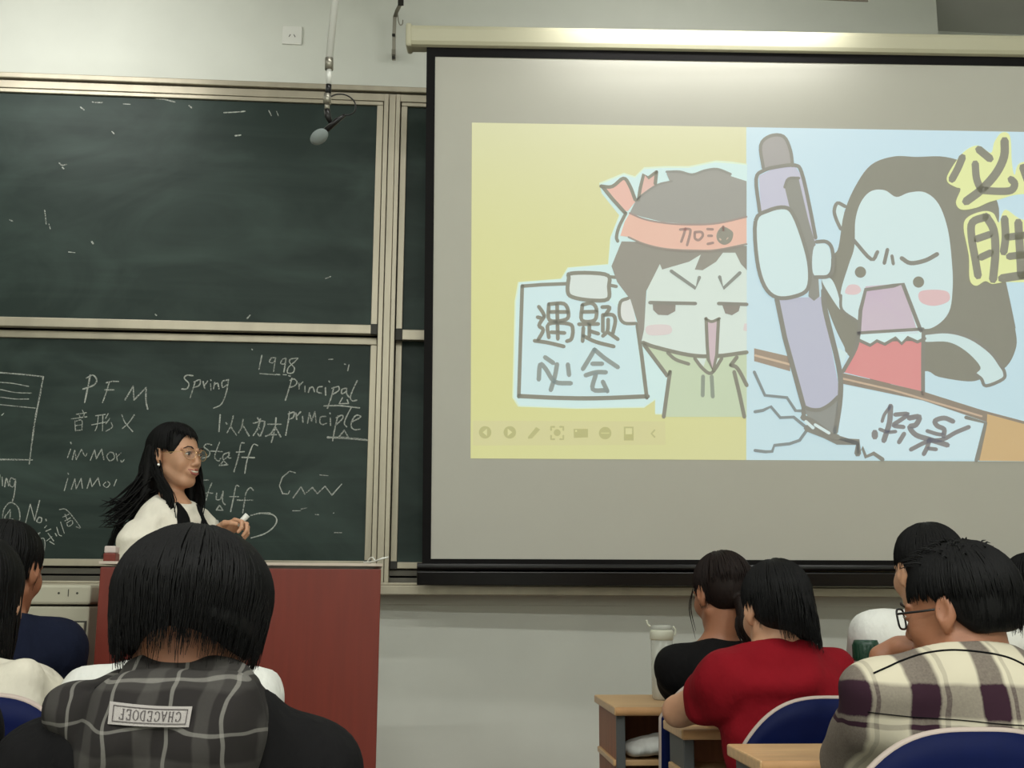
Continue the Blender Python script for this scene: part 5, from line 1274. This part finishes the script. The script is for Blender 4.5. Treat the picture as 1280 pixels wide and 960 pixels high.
# ================= man in cream and purple plaid =================
H = pt(1201, 766, 2.08); R = rotm(math.radians(40), .16, 0); s = 1.0
WLp = pt(1108, 815, 2.24); chin = H+R@V3(-.01, .10, -.10)
def collar_p(S): S.cap(neck_p-V3(0, 0, .03), neck_p+V3(0, .006, .022), .082, .068, .012)
neck_p = pt(1207, 838, 2.05)
p, J = seated('short-haired man with dark-rimmed glasses in cream and purple plaid shirt, chin on hand', H, R, neck_p, .165, .08, 'skinw', 'c_plaid', 'plaid_shirt', slv=1.0, drop=.06, EL=pt(1075, 948, 2.2), WL=pt(1110, 828, 2.24), inf=.018, amp=.007, fx=24, cutz=.034, extra=collar_p, hh=.0042, s=s, gh=.0065,
               hands=[(pt(1112, 816, 2.23), V3(.5, -.12, .24), V3(.6, -.2, -.8), dict(curl=.7, thumb=-1, s=.95)), (neck_p+V3(.2, .35, -.13), V3(-.5, .8, 0), V3(0, 0, -1), dict(curl=.3, thumb=-1))]); pl = J
glasses(p, H, R, s, M['darkrim'], .024, .019, .0020, True)
def z_pl(phi):
    a = abs(phi)
    if a < .9: return -.034
    if a < 1.25: return -.012
    if a < 2.0: return .034
    return .045
S_ = capbase(H, R, s, nape=None, rad=(.080, .100, .091)); S_.plane(H+R@V3(0, -.02, -.02), R@V3(0, .62, -.5), .01); S_.plane(H+R@V3(0, -.10, -.045), R@V3(0, 0, -1), .01)
bm = locks(H, R, s, 1500, z_pl, (.083, .103, .094), thick=.0028, seed=81, taper_in=.25)
rg = random.Random(9)
for i in range(170):                                   # tousled top and fringe
    th = rg.uniform(0, .9); ph = rg.uniform(-pi, pi); d = V3(math.sin(th)*math.sin(ph), -math.sin(th)*math.cos(ph), math.cos(th)); a = H+R@(d*V3(.082, .102, .094)+V3(0, -.014, .034)); t = R@V3(rg.uniform(-.5, .5), rg.uniform(-.2, 1), 0)
    b_ = a+R@d*.008+t*.014; e = b_+t*.022+R@d*rg.uniform(-.004, .004); tube(bm, [a, b_, e], [.0024, .0018, .0005], 4, False)
addhair(p, S_, bm)
# dark piping where the collar meets the yoke, and the yoke seam
sh = [c_ for c_ in p.children if c_.name.startswith('plaid_shirt')][0]; T_ = wmat(p)
bv = BVHTree.FromPolygons([T_ @ v.co for v in sh.data.vertices], [list(f.vertices) for f in sh.data.polygons])
for nm, pts_, rr in (('collar_piping', [(1092, 842), (1110, 834), (1128, 826), (1156, 817), (1190, 813), (1230, 816), (1262, 823), (1292, 838)], .0019), ('yoke_seam', [(1085, 890), (1140, 896), (1200, 900), (1250, 905), (1300, 908)], .0009)):
    q = []
    for v in smooth_pts(pts_, False, 8):
        h_ = bv.ray_cast(CP, ray(v.x, v.y).normalized())
        if h_[0] is not None and h_[3] < 2.6: q.append(h_[0]+h_[1]*.001)
    if len(q) > 3:
        bm = B(); tube(bm, q, rr, 6); fin(nm, bm, M['c_vest'], sh, smooth=True)

# ================= man in white, right, and the last at the edge =================
H = pt(1160, 716, 2.92); R = rotm(.12, .1)
p, J = seated('black-haired man in white shirt just beyond the plaid-shirted man', H, R, pt(1172, 774, 2.90), .156, 0, 'skinp', 'c_white', 'shirt', slv=.7, drop=.05, reach=.10, EL=pt(1084, 866, 3.00), inf=.016, amp=.008)
addhair(p, capbase(H, R, 1.0), locks(H, R, 1.0, 800, zshort(-.045, .01), seed=91)); wh = J
H = pt(1292, 742, 3.50); R = rotm(.9, .15)
p, J = seated('black-clothed dark-haired student cut off by the right edge', H, R, pt(1300, 806, 3.465), .130, .1, 'skinw', 'c_black', 'top', full=True, drop=.03, seat=.41, inf=.014, amp=.003)
addhair(p, capbase(H, R, 1.0), locks(H, R, 1.0, 600, zshort(-.05, -.01), seed=95)); edge = J
# ------------------------------------------------------------ chairs
def chair(cx, Y, ztop, rz, lab, hw=.225, seatz=.45):
    r = root('blue_chair', (cx, Y, 0), lab, 'chair', 'blue student chairs', rz)
    def loc(bm, name, m, par=r, sm=False):
        bmesh.ops.recalc_face_normals(bm, faces=bm.faces); me = bpy.data.meshes.new(name); bm.to_mesh(me); bm.free(); return link(name, me, m, par, sm)
    zb = ztop-.36
    def top(x): return ztop-.115*(abs(x)/hw)**3.0
    def prof(x, t, side):
        z = zb+(top(x)-zb)*t; yy = .022*(x/hw)**2-.02*t
        return (x, yy+side*.008, z)
    bm = B(); n, m_ = 28, 8
    G = [[[bm.verts.new(prof(-hw+2*hw*i/n, j/m_, sd)) for i in range(n+1)] for j in range(m_+1)] for sd in (-1, 1)]
    for k, sd in enumerate((-1, 1)):
        for j in range(m_):
            for i in range(n): bm.faces.new((G[k][j][i], G[k][j][i+1], G[k][j+1][i+1], G[k][j+1][i]))
    for j in range(m_):
        for i in (0, n): bm.faces.new((G[0][j][i], G[0][j+1][i], G[1][j+1][i], G[1][j][i]))
    for i in range(n):
        for j in (0, m_): bm.faces.new((G[0][j][i], G[0][j][i+1], G[1][j][i+1], G[1][j][i]))
    b_ = loc(bm, 'backrest', M['chair'], sm=True)
    bm = B(); pts = [prof(-hw, t/6, 0) for t in range(0, 6)]+[prof(-hw+2*hw*i/40, 1, 0) for i in range(41)]+[prof(hw, t/6, 0) for t in range(5, -1, -1)]
    tube(bm, pts, .0068, 8); loc(bm, 'edge_trim', M['trim'], b_, True)
    bm = B(); box(bm, -hw+.015, hw-.015, .03, .41, seatz-.02, seatz, .009); loc(bm, 'seat', M['chair'])
    for sx in (-1, 1):
        bm = B(); tube(bm, [(sx*hw*.68, -.005, zb+.12), (sx*hw*.68, -.002, seatz-.005), (sx*hw*.68, .05, seatz-.03)], .011, 10); loc(bm, 'back_support', M['darksteel'], sm=True)
        for y0, y1 in ((.06, .0), (.38, .40)):
            bm = B(); tube(bm, [(sx*hw*.76, y0, seatz-.02), (sx*hw*.84, y1, .0)], .012, 10); loc(bm, 'leg', M['darksteel'], sm=True)
    return r
def ch_at(px, py, Y, rz, lab, **k):
    p = at(px, py, Y); return chair(p.x, Y, p.z, rz, lab, **k)
ch_at(1214, 912, 1.83, 0, 'blue chair with pale rim behind the plaid-shirted man, nearest right', hw=.215)
ch_at(1036, 872, 2.66, 0, 'blue chair with pale rim behind the woman in red', hw=.21)
ch_at(908, 846, 3.31, 0, "blue chair behind the ponytailed woman, rim showing left of her neighbour's arm", hw=.195, seatz=.385)
ch_at(2, 836, 2.78, 0, 'blue chair behind the navy-topped student at left', hw=.205)
ch_at(-17, 869, 2.10, 0, 'blue chair behind the off-white hooded student at left edge', hw=.168, seatz=.43)
for J, lab in ((None, ''),): pass
chair(float(pt(216, 852, 2.3)[0])+.03, 2.12, .86, 0, 'blue chair hidden beneath the student in white behind the foreground student', hw=.15)
chair(float(pt(222, 900, 1.5)[0]), 1.30, .82, 0, 'blue chair below the frame carrying the foreground hooded student', hw=.2)
chair(float(pt(-200, 880, 1.5)[0]), 1.32, .84, 0, 'blue chair outside the left edge under the black-sleeved student', hw=.2)
chair(float(pt(1236, 782, 2.90)[0]), 2.71, .80, 0, 'blue chair hidden by the plaid-shirted man, under the man in white', hw=.17)
chair(float(pt(1300, 806, 3.46)[0]), 3.285, .80, 0, 'blue chair outside the right edge under the black-clothed student', seatz=.38)

# ------------------------------------------------------------ desks
def desk(x0, x1, y0, y1, z, lab, brown=True, sd=.125):
    r = root('student_desk', ((x0+x1)/2, (y0+y1)/2, 0), lab, 'desk', 'beech-topped student desks')
    bm = B(); box(bm, x0, x1, y0, y1, z-.026, z, .004); t = fin('desktop', bm, M['woodtop'], r)
    bm = B(); tube(bm, [(x0+.004, y0, z-.013), (x1-.004, y0, z-.013)], .0135, 12); fin('front_edge', bm, M['woodedge'], t, smooth=True)
    for x in (x0+.012, x1-.037):
        bm = B(); box(bm, x, x+.022, y0+.03, y1-.03, .02, z-.026, .002); s_ = fin('side_panel', bm, M['brownwood' if brown else 'grey'], r)
        bm = B(); box(bm, x-.003, x+.025, y0+.018, y0+.032, .0, z-.027, .002); fin('panel_edge', bm, M['grey'], s_)
    bm = B(); box(bm, x0+.038, x1-.04, y1-.05, y1-.034, .25 if brown else .64, z-.028); fin('modesty_panel', bm, M['brownwood'], r)
    bm = B(); box(bm, x0+.002, x1-.04, y0+.05, y1-.052, z-sd, z-sd+.018, .003); fin('shelf', bm, M['woodtop'], r)
    return r
DZ = .762
d1 = at(770, 885, 3.58); d2 = at(851, 912, 3.0); d3 = at(952, 951, 2.46)
def zz(y, Y, x=900): return at(x, y, Y).z
desk(at(768, 885, 3.62).x, 2.9, 3.62, 4.06, zz(866, 3.62, 768)*0+zz(884, 3.62, 768)+.0, 'front beech desk with open shelf holding a white cloth', sd=.185)
desk(at(852, 914, 3.03).x, 2.9, 3.03, 3.27, zz(912, 3.03, 852), 'second beech desk, carrying the red-shirted woman\'s arm', False)
desk(at(950, 951, 2.33).x, 2.9, 2.33, 2.59, zz(951, 2.33, 950), 'nearest beech desk at bottom, ahead of the plaid-shirted man', False)

desk(-1.62, -.26, 2.47, 2.70, .765, 'beech desk of the left second row, hidden behind the foreground student', False)
desk(-1.25, .02, 1.68, 1.94, .765, 'beech desk below the frame before the foreground hooded student', False)
# ------------------------------------------------------------ things on the desks
def tglass(name, col, rough=.05, alpha=.3): return mat(name, col, rough, alpha=alpha, spec=.8)
M['clear'] = tglass('clear_plastic', (212, 214, 204), .1, .42); M['lid'] = mat('pale_lid', (206, 206, 188), .4); M['green'] = mat('dark_green_cap', (16, 52, 36), .35, bump=.3, bscale=90)
M['smoke'] = tglass('tinted_bottle', (150, 150, 148), .08, .35)
p = at(828.5, 874, 3.86); z0 = zz(884, 3.62, 768)+.001; k = 3.86/1400
t = root('tumbler', (p.x, 3.86, z0), 'tall clear tumbler with pale flip lid on front desk', 'bottle')
hh_ = at(828, 800, 3.86).z-z0
bm = B(); lathe(bm, (p.x, 3.86, z0), [(.030, 0), (.036, .006), (.037, hh_*.5), (.037, hh_)], 28); fin('cup', bm, M['clear'], t, smooth=True)
bm = B(); lathe(bm, (p.x, 3.86, z0+hh_), [(.037, 0), (.040, .004), (.040, .028), (.036, .034)], 28); l_ = fin('lid', bm, M['lid'], t, smooth=True)
bm = B(); lathe(bm, (p.x, 3.86, z0+hh_+.034), [(.034, 0), (.034, .014), (.02, .017)], 28); fin('clear_cap', bm, M['clear'], l_, smooth=True)
bm = B(); c = at(808, 775, 3.86); q = at(813, 783, 3.86); tube(bm, smooth_pts([c, at(810, 781, 3.86), q]), .0035, 8); tube(bm, smooth_pts([at(841, 783, 3.86), at(844.5, 788, 3.86), at(843, 795, 3.86)]), .003, 8); fin('carry_loop', bm, M['lid'], l_, smooth=True)
bm = B(); lathe(bm, (p.x, 3.86, z0+.008), [(.030, 0), (.034, .002), (.034, hh_*.62)], 24); fin('water', bm, M['clear'], t, smooth=True)

zd = zz(951, 2.33, 950)+.001; p = at(1087, 900, 2.50)
t = root('water_bottle', (p.x, 2.50, zd), 'clear bottle with dark green cap beside the plaid-shirted man', 'bottle')
hc = at(1087, 826, 2.50).z-zd; ht = at(1087, 800, 2.50).z-zd
bm = B(); lathe(bm, (p.x, 2.50, zd), [(.025, 0), (.031, .005), (.031, hc*.6), (.029, hc*.9), (.027, hc)], 24); fin('bottle_body', bm, M['smoke'], t, smooth=True)
bm = B(); n_ = 24
lathe(bm, (p.x, 2.50, zd+hc), [(.0275, 0), (.0285, .004), (.0285, ht-hc-.008), (.025, ht-hc)], 24); cap_ = fin('cap', bm, M['green'], t, smooth=True)
bm = B()
for i in range(20): a = 2*pi*i/20; box(bm, -.0012, .0012, .0275, .0298, .005, ht-hc-.01, M=Matrix.Translation((p.x, 2.50, zd+hc)) @ Matrix.Rotation(a, 4, 'Z'))
o = fin('cap_ridges', bm, M['green'], cap_, join=True); o['kind'] = 'stuff'
# cloth on the shelf, papers on the second desk
def cloth_blob(name, parts, m, par, amp=.003, fx=60, seed=3, h=.005):
    allp = np.array([c_ for c_, r_ in parts]); mr = max(max(r_) for c_, r_ in parts)
    S = SDF(allp.min(0)-mr-.02, allp.max(0)+mr+.02, h)
    for c_, r_ in parts: S.ell(c_, r_, None, .02)
    S.folds(amp, fx, seed); return S
zs = zz(884, 3.62, 768)-.167
cb = root('folded_cloth', (float(at(800, 930, 3.8).x), 3.8, zs), 'crumpled white cloth lying on the shelf of the front desk', 'cloth')
x_ = at(797, 930, 3.73).x
S = cloth_blob('', [((x_, 3.73, zs+.030), (.055, .075, .026)), ((x_+.06, 3.73, zs+.040), (.06, .08, .034)), ((x_+.12, 3.74, zs+.034), (.06, .08, .026))], None, None)
S.plane((0, 0, zs+.001), (0, 0, -1)); P_, F_q = S.mesh(); mesh_obj('cloth', P_, F_q, M['c_white'], cb)
z2 = zz(912, 3.03, 852)
pp = at(897, 890, 3.19); pr_ = root('paper_sheets', (pp.x, 3.25, z2), 'pinkish white sheets under the red-shirted woman\'s forearm', 'paper')
bm = B(); M['paper'] = mat('paper', (214, 196, 194), .8)
for k in range(3): box(bm, -.08, .08, -.05, .05, .0004+k*.0009, .0010+k*.0009, M=Matrix.Translation((pp.x, 3.19, z2)) @ Matrix.Rotation(.12*k-.1, 4, 'Z'))
o = fin('sheets', bm, M['paper'], pr_, join=True); o['kind'] = 'stuff'

# ------------------------------------------------------------ lectern
LYY = 3.28; a3 = math.radians(3.2)
A0 = at(119, 800, LYY-.02).x; A1 = at(474.5, 800, LYY+.02).x; Wd = A1-A0; zt_ = at(474, 706, LYY).z
LM = Matrix.Translation((A0, LYY-.02, 0)) @ Matrix.Rotation(a3, 4, 'Z')
lc = root('lectern', (A0+Wd/2, LYY+.2, 0), 'large red wooden lectern with pale top edge before the teacher', 'lectern')
bm = B(); box(bm, 0, Wd, 0, .02, .0, zt_-.012, .002, LM); fin('front_panel', bm, M['red'], lc)
for x in (0, Wd-.02): bm = B(); box(bm, x, x+.02, .021, .50, .0, zt_-.012, .002, LM); fin('side_panel', bm, M['red'], lc)
bm = B(); box(bm, -.004, Wd+.004, -.006, .5, zt_-.004, zt_+.004, .001, LM); fin('top_board', bm, mat('pale_top_edge', (196, 182, 168), .5), lc)
bm = B(); box(bm, .03, Wd-.03, .08, .46, .55, .57, 0, LM); fin('shelf', bm, M['red'], lc)
p = LM.inverted() @ at(134, 698, 3.5); zb_ = zt_+.006
sb = root('small_box', tuple(LM @ Vector((p.x, .3, zb_))), 'small red box with white lid standing on lectern corner', 'box')
bm = B(); hb_ = at(134, 691, 3.5).z; h2 = at(134, 682, 3.5).z; box(bm, p.x-.016, p.x+.020, .26, .32, zb_, hb_, .003, LM); fin('box_body', bm, M['red'], sb)
bm = B(); box(bm, p.x-.015, p.x+.019, .262, .318, hb_, h2, .004, LM); fin('box_lid', bm, mat('pinkish_lid', (200, 186, 180), .6), sb)
cbx = root('white_cord', tuple(at(470, 702, 3.3)), 'thin white cord curling off the right corner of the lectern', 'cord')
bm = B(); tube(bm, smooth_pts([at(455, 703, 3.4), at(464, 702.5, 3.35), at(470, 701, 3.3), at(477, 698.5, 3.28), at(485, 696.5, 3.3)]), .0026, 8); tube(bm, smooth_pts([at(459, 702.5, 3.4), at(462, 698, 3.38), at(466, 697, 3.36), at(469, 701.5, 3.33)]), .0018, 8); fin('cord', bm, M['white'], cbx, smooth=True)

# ------------------------------------------------------------ beige media cabinet
CY = 3.62; X1 = at(112, 760, CY).x; X0 = X1-.78; Zt = at(80, 731, CY).z
cb = root('media_cabinet', ((X0+X1)/2, CY+.25, 0), 'beige metal cabinet with three small marks left of the lectern', 'cabinet')
bm = B(); box(bm, X0, X1, CY, CY+.55, .16, Zt-.065, .006); fin('cabinet_body', bm, M['cabinet'], cb)
bm = B(); box(bm, X0-.006, X1+.004, CY-.012, CY+.56, Zt-.06, Zt, .008); tp = fin('cabinet_top', bm, M['cabinet'], cb)
bm = B(); zm = at(90, 741.5, CY).z
for x in (75, 98): q = at(x, 742, CY); tube(bm, [(q.x, CY-.013, zm), (q.x, CY-.009, zm)], .0035, 10)
q = at(87, 741, CY); box(bm, q.x-.001, q.x+.001, CY-.0135, CY-.011, zm-.01, zm+.012); fin('lock_marks', bm, M['bracket'], tp)
bm = B(); qa = at(40, 778, CY); qb = at(101, 850, CY); x0_, x1_, z1_ = at(-60, 778, CY).x, qb.x, qa.z
box(bm, x0_, x1_, CY-.008, CY+.0, .35, z1_, .003); dr = fin('cabinet_door', bm, M['cabinet'], cb)
bm = B()
for (a, b_, c_, d_) in ((x0_-.005, x1_+.005, z1_, z1_+.005), (x1_, x1_+.005, .35, z1_)): box(bm, a, b_, CY-.004, CY+.001, c_, d_)
fin('door_gap', bm, M['bracket'], dr)
